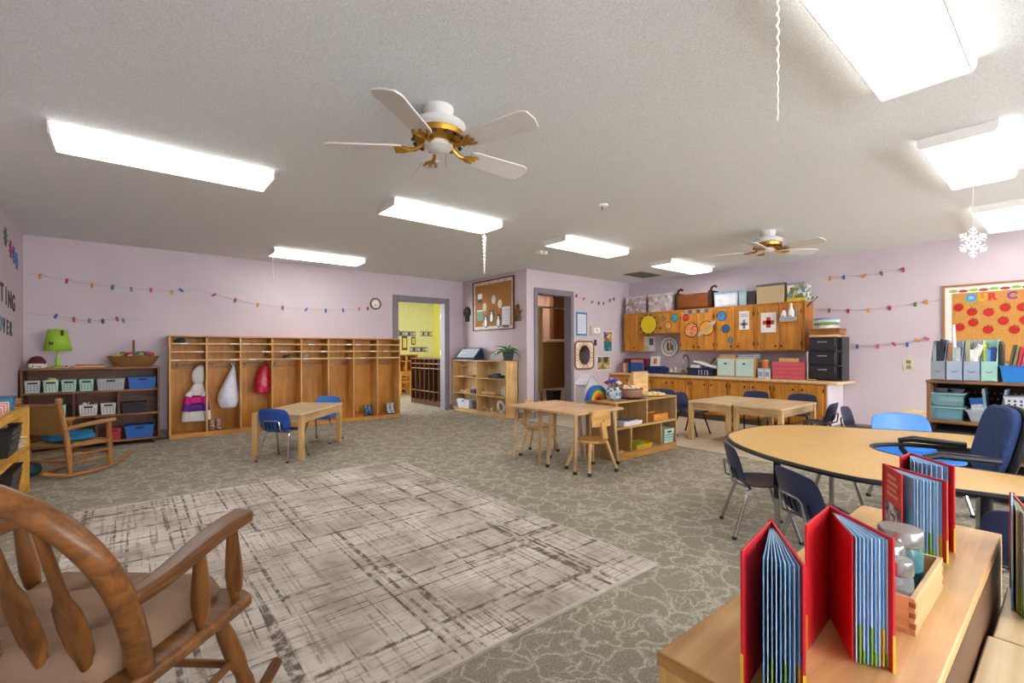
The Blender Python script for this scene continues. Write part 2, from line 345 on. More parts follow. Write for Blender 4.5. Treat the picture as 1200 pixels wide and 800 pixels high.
# ------------------------------------------------------------------ ceiling fans
FW, BR = pl('#dcdad5', .4, var=.03), pl('#b98c3a', .28, 1., var=.2, vs=40); FDK = pl('#3b3630', .5)
def fan(x, y, a0, rad, label):
    t = thing('ceiling_fan', label, 'fan', (x, y, CE), 0, 'white ceiling fans')
    MB().lathe([(.085, 0), (.085, -.012), (.078, -.05), (.07, -.065)], n=24).build('canopy', FW, t)
    mt = MB().lathe([(.07, -.065), (.10, -.075), (.15, -.095), (.155, -.125), (.14, -.14)], n=28).build('motor_housing', FW, t)
    bb = MB().lathe([(.14, -.14), (.15, -.15), (.145, -.175), (.11, -.195), (.08, -.2)], n=28).build('brass_band', BR, t)
    for k in range(14):
        a = 2*PI*k/14; MB().box(-.006, -.012, -.02, .006, .012, .02, TR(.132*math.cos(a), .132*math.sin(a), -.18, a, 0, R(-55))).build('vent_slot', FDK, bb)
    MB().lathe([(.08, -.195), (.075, -.22), (.05, -.24), (.001, -.245)], n=24).build('switch_housing', FW, t)
    for k in range(5):
        a = R(a0+72*k); c, s_ = math.cos(a), math.sin(a)
        T = Matrix.Translation((0, 0, -.222)) @ Matrix.Rotation(a, 4, 'Z')
        arm = MB()
        arm.tube([T @ Vector(p) for p in ((.08, 0, .025), (.13, 0, -.01), (.17, 0, -.012))], .012, 8)
        for q in (-1, 0, 1): arm.tube([T @ Vector((.16, 0, -.013)), T @ Vector((.2, q*.03, -.012)), T @ Vector((.245, q*.038, -.008))], .009, 6)
        arm.build('blade_iron', BR, t)
        Tb = T @ Matrix.Rotation(R(-12), 4, 'X')
        o = [(.2, -.05), (.24, -.062), (rad-.05, -.078), (rad-.012, -.06), (rad, 0), (rad-.012, .06), (rad-.05, .078), (.24, .062), (.2, .05)]
        MB().prism(o, -.004, .004, Tb).build('blade', FW, t)
    MB().tube([(.06, .02, -.22), (.06, .02, -.31)], .0015, 5).build('pull_chain', BR, t)
fan(1.352, 2.285, 0, .62, 'white five-blade ceiling fan with brass trim over the rug')
fan(5.66, 2.27, -31, .62, 'white five-blade ceiling fan with brass trim near the cabinets')
t = thing('smoke_detector', 'small round white sensor on the ceiling between the fans', 'detector', (3.43, 2.83, CE))
MB().lathe([(.05, 0), (.05, -.012), (.03, -.02), (.001, -.021)]).build('body', WHT, t); MB().cyl((.0, 0, -.02), (0, 0, -.045), .008).build('sensor_tip', pl('#6b655d'), t)
t = thing('ceiling_alarm', 'small white box alarm on the ceiling beside a light', 'alarm', (4.36, 4.66, CE))
bx(-.07, -.05, -.05, .07, .05, 0).build('body', WHT, t, bevel=.01); bx(-.03, -.054, -.035, .03, -.05, -.015).build('grille', pl('#9a958c'), t)
t = thing('ceiling_vent', 'grey square louvred vent in the ceiling near the cabinets', 'vent', (7.12, 4.98, CE))
MB().box(-.3, -.19, -.012, .3, -.17, 0).box(-.3, .17, -.012, .3, .19, 0).box(-.3, -.17, -.012, -.28, .17, 0).box(.28, -.17, -.012, .3, .17, 0).build('frame', pl('#8b8780'), t)
for k in range(11): MB().box(-.28, -.014, -.002, .28, .014, .002, TR(0, -.15+k*.03, -.008, 0, R(30))).build('slat', pl('#7e7a72'), t)
# ------------------------------------------------------------------ hanging winter ornaments
def icicle(x, y, zt, zb, label, tw=.007):
    t = thing('icicle_ornament', label, 'ornament', (x, y, zt), 0, 'hanging icicle ornaments')
    n = 60; L = zt-zb
    MB().tube([(tw*.8*math.cos(k*1.1)*(1-k/n*.6), tw*.8*math.sin(k*1.1)*(1-k/n*.6), -.03-(L-.03)*k/n) for k in range(n+1)], [tw*(1-.75*k/n) for k in range(n+1)], 7).build('twisted_spike', pl('#f3f1ee', .3, var=.02), t)
    MB().tube([(0, 0, 0), (.002, 0, -.035)], .0012, 5).build('thread', WHT, t)
icicle(1.91, .728, CE, 2.0, 'long white icicle ornament hanging alone from the ceiling', .005)
icicle(3.02, 4.14, CE-.068, 1.97, 'short white twisted icicle ornament hung under a light fixture', .014)
t = thing('pull_string', 'thin white pull string hanging from light above the cubbies', 'string', (1.482, 6.75, CE-.068)); MB().tube([(0, 0, 0), (0, 0, -.3)], .004, 6).build('cord', WHT, t); MB().lathe([(.004, -.3), (.009, -.315), (.007, -.33), (.001, -.335)]).build('pull_knob', WHT, t)
t = thing('paper_snowflake', 'white lacy snowflake ornament hanging before the right wall', 'ornament', (4.47, .464, 1.86), R(50.5-90))
SN = pl('#f4f4f4', .4, var=.02)
hubm = MB(); hubm.lathe([(.001, -.003), (.018, -.003), (.018, .003), (.001, .003)], n=12, T=Matrix.Rotation(PI/2, 4, 'X')); hubm.build('centre', SN, t)
for k in range(6):
    a = k*PI/3+PI/2; T = Matrix.Rotation(-a, 4, 'Y'); mm = MB()
    mm.box(0, -.003, -.004, .105, .003, .004, T)
    for d, l in ((.03, .03), (.055, .038), (.08, .024)):
        for q in (-1, 1): mm.box(0, -.003, -.0035, l, .003, .0035, T @ Matrix.Translation((d, 0, 0)) @ Matrix.Rotation(q*R(52), 4, 'Y'))
    mm.build('arm', SN, t)
MB().tube([(0, 0, .1), (0, 0, CE-1.86)], .0007, 4).build('thread', SN, t)

# ------------------------------------------------------------------ helpers for storage things
WH = lambda c1, c2, **k: {a: wood(c1, c2, a, **k) for a in 'xyz'}
OAK = WH('#8f5a22', '#c98d45'); DARK = WH('#4a2a18', '#7a4a2c'); HONEY = WH('#b9762c', '#dca253'); PINE = WH('#c79a5e', '#e4c08a'); KIT = WH('#a05f1d', '#cf8a36'); MAPLE = WH('#c49456', '#e6c48c'); BEECH = WH('#b5823f', '#dcae68'); LIGHTW = WH('#a8845a', '#d4b285')
BLK = pl('#26262a', .5); DRK = pl('#2e2621', .7)
def plastic_bin(label, col, x, y, z, w, d, h, group='storage bins', rz=0., hole=True, cat='bin', filled=None, wv=True, name='storage_bin'):
    """tapered tub with rolled rim, dark hand hole and rows of slots; w along local x, front at -y"""
    t = thing(name, label, cat, (x, y, z), rz, group); mm = pl(col, .45, var=.06)
    MB().bin(w*.44, d*.44, 0, w*.495, d*.495, h, .005).build('tub', mm, t)
    MB().bin(w*.495, d*.495, h-.014, w*.5, d*.5, h, .012).build('rim', mm, t)
    if hole: MB().box(-.04, -.003, -.01, .04, .003, .01, TR(0, -d*.482, h*.8)).build('hand_hole', DRK, t)
    if wv:
        n = max(3, int(w/.03)); q = MB()
        for r_ in range(3):
            for k in range(n):
                u = (k+.5)/n-.5
                q.box(-.006, -.0025, -.008, .006, .0025, .008, TR(u*w*.84, -d*(.452+.02*r_), h*(.2+.19*r_)))
        o = q.build('slot_rows', pl(col, .6, var=.02) if False else pl('#8d9895', .7), t)
    if filled:
        q = MB()
        for k in range(10): q.ball((random.uniform(-.3, .3)*w, random.uniform(-.25, .25)*d, h*.92+random.uniform(0, .02)), .022, 8)
        q.build('contents', pattern(filled, 12, kind='cell'), t)['kind'] = 'stuff'
    return t
# ------------------------------------------------------------------ low dark bookshelf by the left corner
t = thing('low_bookshelf', 'low dark brown bookshelf on casters full of plastic bins', 'bookshelf', (-.3, 7.35, 0)); D = DARK
for x in (-.608, .59): bx(x-.0, 0, .05, x+.022, .35, .95).build('side_panel', D['z'], t, bevel=.002)
bx(-.586, .335, .05, .59, .345, .95).build('back_panel', D['x'], t)
for z in (.052, .365, .655, .93): bx(-.586, 0, z, .59, .335, z+.022).build('shelf_board', wood('#6b4024', '#a8703f', 'x'), t, bevel=.002)
for x, z in ((-.19, .387), (.207, .387), (.006, .074)): bx(x, .004, z, x+.02, .335, z+(.268 if z > .2 else .291)).build('divider', D['z'], t)
for x in (-.55, .55):
    for y in (.04, .3): MB().cyl((x-.012, y, .025), (x+.012, y, .025), .025).cyl((x, y, .03), (x, y, .052), .008).build('caster', pl('#4a4540', .4), t)
tb = [(-.883, -.749, '#b9bcc4', 'grey slotted bin'), (-.738, -.603, '#b5d3c0', 'pale mint bin with a toy poking out'), (-.59, -.453, '#b3d4c3', 'pale mint bin between two other mint bins'), (-.44, -.304, '#a8d4bf', 'mint green bin beside the wide grey bin'), (-.289, -.02, '#a9acb3', 'wide grey slotted bin'), (-.003, .284, '#2b5fae', 'wide blue plastic bin')]
for i, (a, b, c, l) in enumerate(tb): plastic_bin(l+' on the top shelf of the dark bookshelf', c, (a+b)/2, 7.50, .677, b-a-.008, .24, .135 if i < 5 else .145, 'bins on the dark bookshelf', wv=i < 5, filled=['#d8c26a', '#c45a4a', '#8aa860'] if i == 1 else None)
tb = [(-.72, -.545, '#a9d3bd', 'mint bin behind the small rocking chair', .14, 0), (-.44, -.275, '#ded8d3', 'white bin heaped with red toys', .125, 1), (-.249, -.107, '#d5d2cf', 'small white slotted bin', .135, 0), (-.062, .184, '#2a2a2e', 'wide black plastic bin', .125, 0)]
for a, b, c, l, h, f in tb: plastic_bin(l+' on the middle bookshelf row', c, (a+b)/2, 7.50, .387, b-a, .24, h, 'bins on the dark bookshelf', wv=c != '#2a2a2e', filled=['#c03a35', '#efe6da', '#8c2b2b'] if f else None)
tb = [(-.56, -.314, '#4aa3b8', 'turquoise plastic bin', .145), (-.205, -.062, '#b5303a', 'red plastic bin', .14), (-.03, .257, '#2a63b4', 'bright blue plastic bin', .155)]
for a, b, c, l, h in tb: plastic_bin(l+' on the bottom bookshelf row', c, (a+b)/2, 7.50, .074, b-a, .24, h, 'bins on the dark bookshelf', wv=False)
# things on it
t = thing('table_lamp', 'lime green table lamp with black doodles on the shade', 'lamp', (-.626, 7.53, .952)); G = pl('#9fcb3e', .55, var=.05)
MB().lathe([(.06, 0), (.06, .012), (.022, .025), (.016, .06), (.022, .09), (.012, .12), (.012, .2)]).build('base', G, t)
shd = MB().lathe([(.121, .195), (.08, .445)], n=28); shd.f = [q for q in shd.f if len(q) == 4]; so = shd.build('lamp_shade', G, t, solid=.004)
for k in range(3):
    a = R(-112+k*3); MB().tube([(.115*math.cos(R(-125)+u*.35)*.94, .115*math.sin(R(-125)+u*.35)*.94-.0, .27+.028*math.sin(u*6.28+k)) for u in [i/10 for i in range(11)]], .004, 5).build('doodle', BLK, so)
MB().box(-.012, -.003, -.03, .012, .003, .03, TR(.045, -.083, .4, .5)).build('doodle', BLK, so)
t = thing('toy_hat', 'dark red and white round plush toy beside the green lamp', 'toy', (-.79, 7.5, .952))
MB().lathe([(.07, 0), (.082, .02), (.08, .05), (.05, .07)], n=16, sx=1, sy=.8).build('lower_body', pattern(['#e7dfd8', '#e7dfd8', '#5b4238'], 25), t)
MB().lathe([(.078, .048), (.07, .085), (.045, .125), (.001, .14)], n=16, sx=1, sy=.8).build('upper_body', pl('#5a1e26', .8, bmp=.3), t)
t = thing('small_block', 'small red and white wooden block near the lamp base', 'block', (-.545, 7.46, .952)); bx(-.02, -.02, 0, .02, .02, .035).build('cube', pl('#e8e0da'), t, bevel=.003); bx(-.012, -.022, .008, .012, -.02, .026).build('face', pl('#b5383a'), t)
t = thing('wooden_toy_tray', 'long shallow tray of red beads on the dark bookshelf', 'tray', (-.345, 7.5, .952))
MB().bin(.135, .07, 0, .138, .073, .022, .006).build('tray', PINE['x'], t); q = MB()
for i in range(13):
    for j in range(5): q.ball((-.12+i*.02, -.05+j*.025, .024), .009, 8)
q.build('beads', pattern(['#b4242c', '#d84a44', '#7a1a20'], 30, kind='cell'), t)['kind'] = 'stuff'
t = thing('wicker_basket', 'oval wicker basket with a hoop handle full of toy food', 'basket', (.06, 7.52, .952))
MB().lathe([(.18, 0), (.21, .04), (.25, .115), (.258, .125), (.248, .13), (.235, .115), (.2, .03)], n=32, sx=1, sy=.55).build('bowl', weave('#6e4420', '#b98a4c', 90), t)
MB().tube([(0, .14*math.cos(a), .12+.2*math.sin(a)) for a in [PI*i/16 for i in range(17)]], .012, 8).build('handle', weave('#6e4420', '#b98a4c', 120), t)
for k in range(16):
    c = ['#e0a53a', '#c33b2d', '#4e7fb5', '#e5c8a0', '#7fa34c', '#8c3d2a'][k % 6]
    a = k*2.4; r_ = .045*math.sqrt(k); MB().ball((r_*1.1*math.cos(a), r_*.5*math.sin(a), .132+.014*(k % 3)), .036, 10, 1, .8, .8).build('toy_food', pl(c), t)
# ------------------------------------------------------------------ wooden cubbies
t = thing('cubby_unit', 'long wooden coat cubby unit with eight tall bays and shelves', 'cubbies', (.411, 7.447, 0)); H_ = HONEY; T8 = 3.2; n8 = 8
bx(0, .272, 0, T8+.02, .287, 1.345).build('back_panel', wood('#b0701f', '#d39238', 'z', s=.6), t)
for k in range(n8+1): bx(k*.4, -.002, .06, k*.4+.02, .272, 1.325).build('divider', wood('#c98f48', '#e6b874', 'z'), t, bevel=.002)
bx(0, -.003, 1.325, T8+.02, .272, 1.345).build('top_board', H_['x'], t, bevel=.003)
bx(0, 0, 0, T8+.02, .272, .06).build('plinth', H_['x'], t, bevel=.003)
TAGM = pl('#efe9dc', .5, var=.02)
for k in range(n8):
    for j, z in enumerate((1.012, 1.122, 1.23)):
        s_ = bx(k*.4+.02, .0, z, k*.4+.4, .272, z+.018).build('shelf', wood('#cf9a54', '#edc688', 'x'), t)
        if (k*3+j*2) % 4 != 1:
            u = (.04, .28, .12, .29)[(k+j*3) % 4]; bx(k*.4+u, -.002, z+.001, k*.4+u+.08, .0, z+.017).build('name_tag', TAGM, s_)
    bx(k*.4+.02, .255, .9, k*.4+.4, .272, .985).build('hook_rail', OAK['x'], t)
    for u in (.1, .3): MB().tube([(k*.4+u, .255, .95), (k*.4+u, .225, .94), (k*.4+u, .21, .955), (k*.4+u, .215, .975)], .005, 6).build('coat_hook', pl('#8a7c66', .35, .9), t)
# coat, bags and shoes in the cubbies
t = thing('winter_coat', "child's white hooded coat with pink and purple bands hanging in first bay", 'coat', (.70, 7.56, 0)); CW = pl('#ddd9d6', .85, var=.08, bmp=.5, bs=30)
def coatpart(name, rings, m, par=t, n=20): return MB().loft(rings, n, .035).build(name, m, par, sub=1)
coatpart('lower_panel', [(-.01, 0, .19, .15, .05), (-.008, 0, .20, .155, .06), (-.0, 0, .30, .14, .065), (.0, 0, .345, .135, .065)], CW)
coatpart('purple_band', [(.0, 0, .335, .137, .067), (.002, 0, .38, .13, .067), (.005, 0, .44, .122, .067)], pl('#5a2a86', .8, var=.2, bmp=.4))
coatpart('pink_band', [(.004, 0, .432, .123, .068), (.008, 0, .48, .118, .067), (.012, 0, .545, .108, .065)], pl('#c51e78', .8, var=.2, bmp=.4))
coatpart('chest', [(.011, 0, .535, .109, .066), (.02, 0, .6, .095, .06), (.035, 0, .67, .07, .05), (.04, 0, .72, .055, .045)], CW)
coatpart('hood', [(.04, 0, .69, .06, .045), (.035, -.01, .75, .075, .055), (.03, -.01, .83, .08, .055), (.045, 0, .9, .062, .045), (.07, .02, .955, .03, .025)], CW)
for s_ in (1, -1):
    pts = [(s_*.07+.015, -.03, .585), (s_*.092+.01, -.04, .535), (s_*.104+.01, -.044, .44), (s_*.118+.01, -.046, .34), (s_*.128+.012, -.046, .215)]; rs = [.036, .04, .042, .041, .037]
    sl = MB().tube([pts[0], pts[1]], rs[:2], 12).build('sleeve', CW, t); MB().tube([pts[3], pts[4]], rs[3:], 12).build('sleeve_end', CW, sl)
    MB().tube(pts[1:3], rs[1:3], 12).build('sleeve_pink_band', pl('#c51e78', .8, var=.2, bmp=.4), sl); MB().tube(pts[2:4], rs[2:4], 12).build('sleeve_purple_band', pl('#5a2a86', .8, var=.2, bmp=.4), sl)
t = thing('white_bag', 'white plastic carrier bag hanging in the second cubby bay', 'bag', (1.09, 7.56, 0))
MB().loft([(0, 0, .34, .06, .04), (0, 0, .36, .11, .07), (0, 0, .45, .135, .09), (0, 0, .53, .13, .09), (.01, 0, .64, .1, .07), (.03, 0, .76, .065, .045), (.05, 0, .86, .035, .025), (.06, 0, .94, .012, .01)], 22, .06).build('body', pl('#d6d8e2', .35, var=.1, vs=14, bmp=.8, bs=18), t, sub=1)
MB().tube([(.06, 0, .92), (.03, -.01, .97), (.075, .02, .975), (.06, 0, .92)], .006, 6).build('handle', pl('#d6d8e2', .35), t)
t = thing('red_bag', 'red and pink crinkled bag hanging in the third cubby bay', 'bag', (1.52, 7.56, 0))
MB().loft([(0, 0, .515, .05, .04), (0, 0, .54, .1, .07), (0, 0, .62, .112, .08), (.005, 0, .74, .1, .07), (.02, 0, .86, .075, .055), (.03, 0, .94, .04, .035)], 22, .07).build('body', pattern(['#8c1020', '#b5142b', '#c41f3a', '#d8506c'], 14, .3), t, sub=1)
MB().tube([(0, 0, .93), (.01, 0, .975), (.05, .02, .972), (.055, 0, .93)], .006, 6).build('handle', pl('#8c1020', .4), t)
def boots(x, y, z, col, label, h=.16, sole='#24242a', cat='boots'):
    t = thing('pair_of_boots', label, cat, (x, y, z), 0, 'footwear in the cubbies')
    for s_ in (-.038, .038):
        b_ = MB().loft([(s_, -.01, .012, .032, .07), (s_, 0, .05, .032, .058), (s_, .02, .075, .03, .036), (s_, .022, .11, .032, .036), (s_, .024, h, .035, .038)], 14).build('boot', pattern(col, 22), t)
        MB().loft([(s_, -.01, 0, .034, .073), (s_, -.01, .014, .034, .073)], 14).build('sole', pl(sole), b_)
boots(.93, 7.56, .06, ['#8d6a62', '#c9a59c', '#6b2f37'], 'pair of pinkish boots under the white bag', .15)
boots(3.1, 7.56, .06, ['#1c2c44', '#31507c', '#9db2c4'], 'pair of navy blue boots in the seventh cubby bay', .17)
boots(3.5, 7.57, .06, ['#9aa9b6', '#c9d4da', '#5d7286'], 'pair of silver grey boots in the last cubby bay', .18)
boots(2.1, 7.56, .06, ['#1d3f33', '#245a49', '#11231e'], 'pair of dark green boots behind the low table', .15)
t = thing('rolled_mat', 'small orange rolled paper standing in the seventh bay', 'roll', (2.915, 7.58, .06)); MB().lathe([(.02, 0), (.022, .1), (.022, .15), (.012, .15), (.01, .02)], n=14).build('roll', pl('#d8943c'), t); MB().lathe([(.023, .06), (.023, .075)], n=14).build('band', pl('#8c4d1c'), t)
def folded(x, z, col, label, w=.13):
    t = thing('folded_clothes', label, 'clothes', (x, 7.55, z)); MB().loft([(0, 0, 0, w*.5, .07), (0, 0, .02, w*.53, .075), (.01, 0, .045, w*.46, .065), (.02, 0, .06, w*.3, .04)], 16, .08).build('fold', pl(col, .9, var=.25, bmp=.5), t, sub=1); MB().loft([(.02, -.02, .04, .03, .03), (.03, -.02, .07, .03, .03)], 10, .1).build('cuff', pl(col, .9, var=.25), t)
folded(.53, 1.247, '#23443f', 'dark green hat stuffed in the top shelf of the first bay'); folded(1.86, 1.029, '#6f6a66', 'grey mittens on the lowest shelf of the fourth bay', .1); folded(2.08, 1.029, '#a39d98', 'pale grey scarf on the lowest shelf of the fifth bay', .14)
# ------------------------------------------------------------------ wall clock
t = thing('wall_clock', 'round wooden rimmed wall clock beside the yellow doorway', 'clock', (3.31, YA, 1.95)); F = Matrix.Rotation(PI/2, 4, 'X')
MB().lathe([(.075, 0), (.098, 0), (.1, .02), (.085, .03), (.078, .022)], n=32, T=F, cap=False).build('rim', pl('#7a4a28', .4), t)
MB().lathe([(.001, .01), (.08, .01), (.08, .0)], n=32, T=F).build('face', pl('#eceae4', .4, var=.02), t)
for k in range(12): a = k*PI/6; bx(-.003, -.015, -.008, .003, -.011, .008).build('hour_mark', BLK, t).matrix_local = Matrix.Translation((.066*math.sin(a), 0, .066*math.cos(a))) @ Matrix.Rotation(a, 4, 'Y')
for a, l in ((R(182), .05), (R(200), .035)): bx(-.003, -.02, 0, .003, -.016, l).build('hand', BLK, t).matrix_local = Matrix.Rotation(a, 4, 'Y')
# ------------------------------------------------------------------ yellow shelf along the left wall
t = thing('yellow_shelf', 'honey yellow wooden open shelf along the left wall', 'shelf', (-.925, 4.0, 0)); Y_ = WH('#c98a2b', '#e6b455')
for y in (0, 1.39): bx(.005, y, 0, .31, y+.025, .69).build('end_panel', Y_['z'], t, bevel=.006)
for z in (.05, .36, .655): bx(.005, .025, z, .31, 1.39, z+.022).build('shelf_board', Y_['y'], t, bevel=.003)
bx(.0, .025, .05, .008, 1.39, .67).build('back_panel', Y_['y'], t)
bx(.29, .025, .672, .31, 1.39, .70).build('lip', Y_['y'], t, bevel=.003)
t = thing('slatted_toy', 'row of red and cream wooden tone bars on the yellow shelf', 'toy', (-.77, 4.72, .69)); 
bx(-.11, -.3, -.012, .11, .3, .012).build('base', PINE['y'], t)
for k in range(11): bx(-.1, -.29+k*.053, .012, .1, -.255+k*.053, .035+.05*k/11).build('tone_bar', pl('#c87f78' if k % 2 else '#e5d2c2', .5), t, bevel=.004)
t = thing('blue_tub', 'small blue tub at the far end of the yellow shelf', 'tub', (-.74, 5.26, .677)); MB().bin(.05, .05, 0, .062, .062, .115, .006).build('tub', pl('#4a86ad', .5), t); MB().bin(.062, .062, .1, .068, .068, .115, .01).build('rim', pl('#3b76a0', .5), t)
for (y, z, l) in ((4.98, .382, 'black plastic crate on the middle of the yellow shelf'), (5.0, .072, 'black lattice crate at the bottom of the yellow shelf')):
    t = thing('black_crate', l, 'crate', (-.755, y, z)); MB().bin(.1, .17, 0, .125, .2, .21, .008).build('tub', BLK, t); MB().bin(.125, .2, .19, .132, .207, .21, .014).build('rim', BLK, t); q = MB()
    for i in range(5):
        for j in range(9): q.box(-.003, -.012, -.012, .003, .012, .012, TR(.108+.005*i-.002, -.16+j*.04, .03+i*.034, 0, R(45)))
    q.build('lattice_holes', pl('#55514c'), t)
    if z > .3: MB().loft([(0, 0, .15, .09, .15), (0, 0, .2, .09, .15), (.01, 0, .225, .05, .1)], 14, .12).build('cloth', pl('#8f8f96', .9, var=.3), t)
t = thing('paper_pile', 'small pile of white paper scraps on the yellow shelf', 'paper', (-.67, 5.27, .382))
for k in range(5): MB().box(-.03, -.05, 0, .03, .05, .003, TR(0, 0, .004+k*.02, k*.5, R(12*(k % 2)))).build('sheet', WHT, t)
# letters and stars on the left wall
for k, (ch, y) in enumerate(zip('TTING', (6.35, 6.55, 6.74, 6.93, 7.13))):
    o = text(ch, .24, pl('#3d3a3c', .6), 'wall_letter', None, onL(y, 1.72-.02*k, .003), bold=.006); tag(o, 'dark letter %s of the upper word on the left wall' % ch, 'letter', 'letters on the left wall')
for k, (ch, y, c) in enumerate(zip('OVER', (6.45, 6.63, 6.81, 6.98), ('#4a90b5', '#4d4a4c', '#4d4a4c', '#4d4a4c'))):
    o = text(ch, .2, pl(c, .6), 'wall_letter', None, onL(y, 1.395-.01*k, .003), bold=.006); tag(o, '%s letter %s of the lower word on the left wall' % ('blue' if k == 0 else 'dark', ch), 'letter', 'letters on the left wall')
for y, z, c, l in ((6.72, 2.27, '#3c6b34', 'green paper star high on the left wall'), (6.98, 2.19, '#b02a4c', 'crimson paper star high on the left wall'), (7.16, 2.16, '#2a6fc0', 'large blue paper star high on the left wall'), (7.32, 2.12, '#3474c8', 'small blue paper star nearest the wall corner')):
    q = MB(); n = 16; q.prism([((.1 if i % 2 else .05)*math.cos(i*2*PI/n), (.1 if i % 2 else .05)*math.sin(i*2*PI/n)) for i in range(n)], 0, .004, onL(y, z, .002))
    tag(q.build('paper_star', pl(c)), l, 'star', 'paper stars on the left wall')
# ------------------------------------------------------------------ clothespin strings
PEGC = {'o': ('#d9913a', 'orange'), 'r': ('#b23252', 'red'), 'b': ('#2f6db5', 'blue'), 'g': ('#6f7a72', 'grey green'), 'p': ('#c24b84', 'pink'), 'n': ('#4a7a4a', 'green'), 'd': ('#3a4672', 'navy')}
PEGP = {}
def peg(F, c, ang, where):
    col, nm = PEGC[c]
    if c not in PEGP:
        me = MB().box(-.012, -.03, .004, -.001, .03, .018).box(.001, -.03, .004, .012, .03, .018).box(-.013, .0, .006, .013, .008, .02); PEGP[c] = me
    mm = MB(); mm.v = list(PEGP[c].v); mm.f = list(PEGP[c].f)
    o = mm.build('clothespin', pl(col, .5), None); o.matrix_world = F @ Matrix.Rotation(R(ang), 4, 'Z')
    tag(o, '%s clothespin on the string %s' % (nm, where), 'clothespin', 'clothespins %s' % where)
def garland(F, pts, where, label):
    n = len(pts); q = MB(); path = []
    for i in range(n-1):
        (x0, z0), (x1, z1) = pts[i][:2], pts[i+1][:2]
        for k in range(5): u = k/5; path.append(F(x0+(x1-x0)*u, z0+(z1-z0)*u+.018-.012*math.sin(PI*u), .006).translation)
    path.append(F(pts[-1][0], pts[-1][1]+.018, .006).translation)
    tag(q.tube(path, .0022, 5).build('string', pl('#b3a796'), None), label, 'string', 'clothespin strings')
    for x, z, c, a in pts:
        if c: peg(F(x, z, .005), c, a, where)
Xw = lambda *a: a
garland(onA, [(-.9, 2.04, '', 0), (-.786, 2.02, 'o', -5), (-.56, 1.985, 'r', -8), (-.335, 1.95, 'o', -4), (-.14, 1.945, 'b', -10), (.04, 1.935, 'g', 6), (.24, 1.94, 'r', 0), (.46, 1.93, 'o', 0), (.565, 1.965, 'b', 50), (.78, 1.98, '', 0), (.94, 1.93, 'r', -60), (1.2, 1.87, 'r', -15), (1.49, 1.82, 'o', -10), (1.83, 1.80, 'r', 5), (2.17, 1.79, 'b', -30), (2.47, 1.79, 'b', 0), (2.75, 1.81, 'b', 8), (3.02, 1.845, 'o', 0), (3.17, 1.86, 'r', 0)],
        'above the cubbies', 'long string of clothespins pinned above the cubbies')
garland(onA, [(-.9, 1.57, '', 0), (-.655, 1.56, 'b', -20), (-.498, 1.525, 'r', 0), (-.36, 1.515, 'g', 0), (-.235, 1.515, 'd', 0), (-.1, 1.55, 'r', 8), (-.04, 1.53, 'g', 10), (.14, 1.54, '', 0)], 'above the dark bookshelf', 'short string of clothespins above the dark bookshelf')
onB = lambda x, z, off=.004: onA(x, z, off, YB)
garland(onB, [(6.3, 2.13, 'r', -15), (6.5, 2.085, 'o', -40), (6.73, 2.04, 'g', -50), (6.92, 2.03, 'r', 0), (7.06, 2.035, 'o', 0), (7.25, 2.105, 'b', 5), (7.37, 2.14, 'n', 15)], 'right of the washroom door', 'short string of clothespins right of the washroom door')
garland(onX, [(2.3, 2.165, 'o', -5), (2.13, 2.16, 'b', 0), (1.89, 2.15, 'o', -40), (1.70, 2.16, 'n', 8), (1.47, 2.175, 'r', 0)], 'highest on the right wall', 'highest string of clothespins on the right wall')
garland(onX, [(2.55, 1.74, '', 0), (2.31, 1.70, 'n', 0), (2.08, 1.68, 'r', 0), (1.84, 1.67, 'o', 0), (1.61, 1.685, 'r', 0), (1.35, 1.715, 'n', 0), (1.24, 1.735, 'o', 8), (1.1, 1.74, '', 0)], 'second highest on the right wall', 'second highest string of clothespins on the right wall')
garland(onX, [(2.19, 1.235, 'd', -50), (2.13, 1.19, 'p', -10), (1.97, 1.175, 'b', 0), (1.74, 1.175, 'p', 0), (1.57, 1.205, 'p', 35), (1.43, 1.195, 'b', 0), (1.33, 1.25, 'o', 60), (1.24, 1.275, 'p', 65)], 'lowest on the right wall', 'lowest string of clothespins on the right wall')
# ------------------------------------------------------------------ child's rocking chair
t = thing('small_rocking_chair', "child's rocking chair with woven rush back and blue cushion", 'rocking chair', (-.42, 6.03, 0), R(44), None, 1.2); K = WH('#8a5a2c', '#b98550'); RUSH = weave('#7a5222', '#c39a56', 110)
for s_ in (-1, 1):
    MB().tube([(.42*math.sin(a), s_*.17, .42*(1-math.cos(a))*.45+.012) for a in [R(-52+i*9) for i in range(13)]], .014, 8).build('rocker', K['x'], t)
    MB().tube([(-.14, s_*.17, .03), (-.16, s_*.17, .27), (-.22, s_*.175, .56)], [.017, .019, .017], 10).build('back_post', K['z'], t)
    MB().lathe([(.017, 0), (.024, .008), (.018, .018), (.024, .03), (.02, .042), (.001, .048)], (-.222, s_*.175, .56), 12).build('finial', K['z'], t)
    MB().tube([(.16, s_*.18, .03), (.155, s_*.18, .16), (.15, s_*.18, .385)], [.016, .02, .016], 10).build('front_leg', K['z'], t)
    MB().tube([(-.2, s_*.175, .37), (0, s_*.185, .39), (.19, s_*.19, .395)], .016, 10).build('arm_rest', K['x'], t)
    for z in (.1, .16): MB().cyl((-.145, s_*.17, z+.01), (.157, s_*.18, z), .009).build('side_stretcher', K['x'], t)
    MB().cyl((-.16, s_*.17, .24), (.155, s_*.18, .23), .014).build('seat_rail', K['x'], t)
for x, z in ((-.16, .24), (.155, .23), (-.145, .12), (.157, .14)): MB().cyl((x, -.17, z), (x, .17, z), .012).build('cross_rail', K['y'], t)
MB().box(-.012, -.165, -.11, .012, .165, .11, TR(-.195, 0, .43, 0, 0, R(-12))).build('rush_back', RUSH, t, bevel=.01)
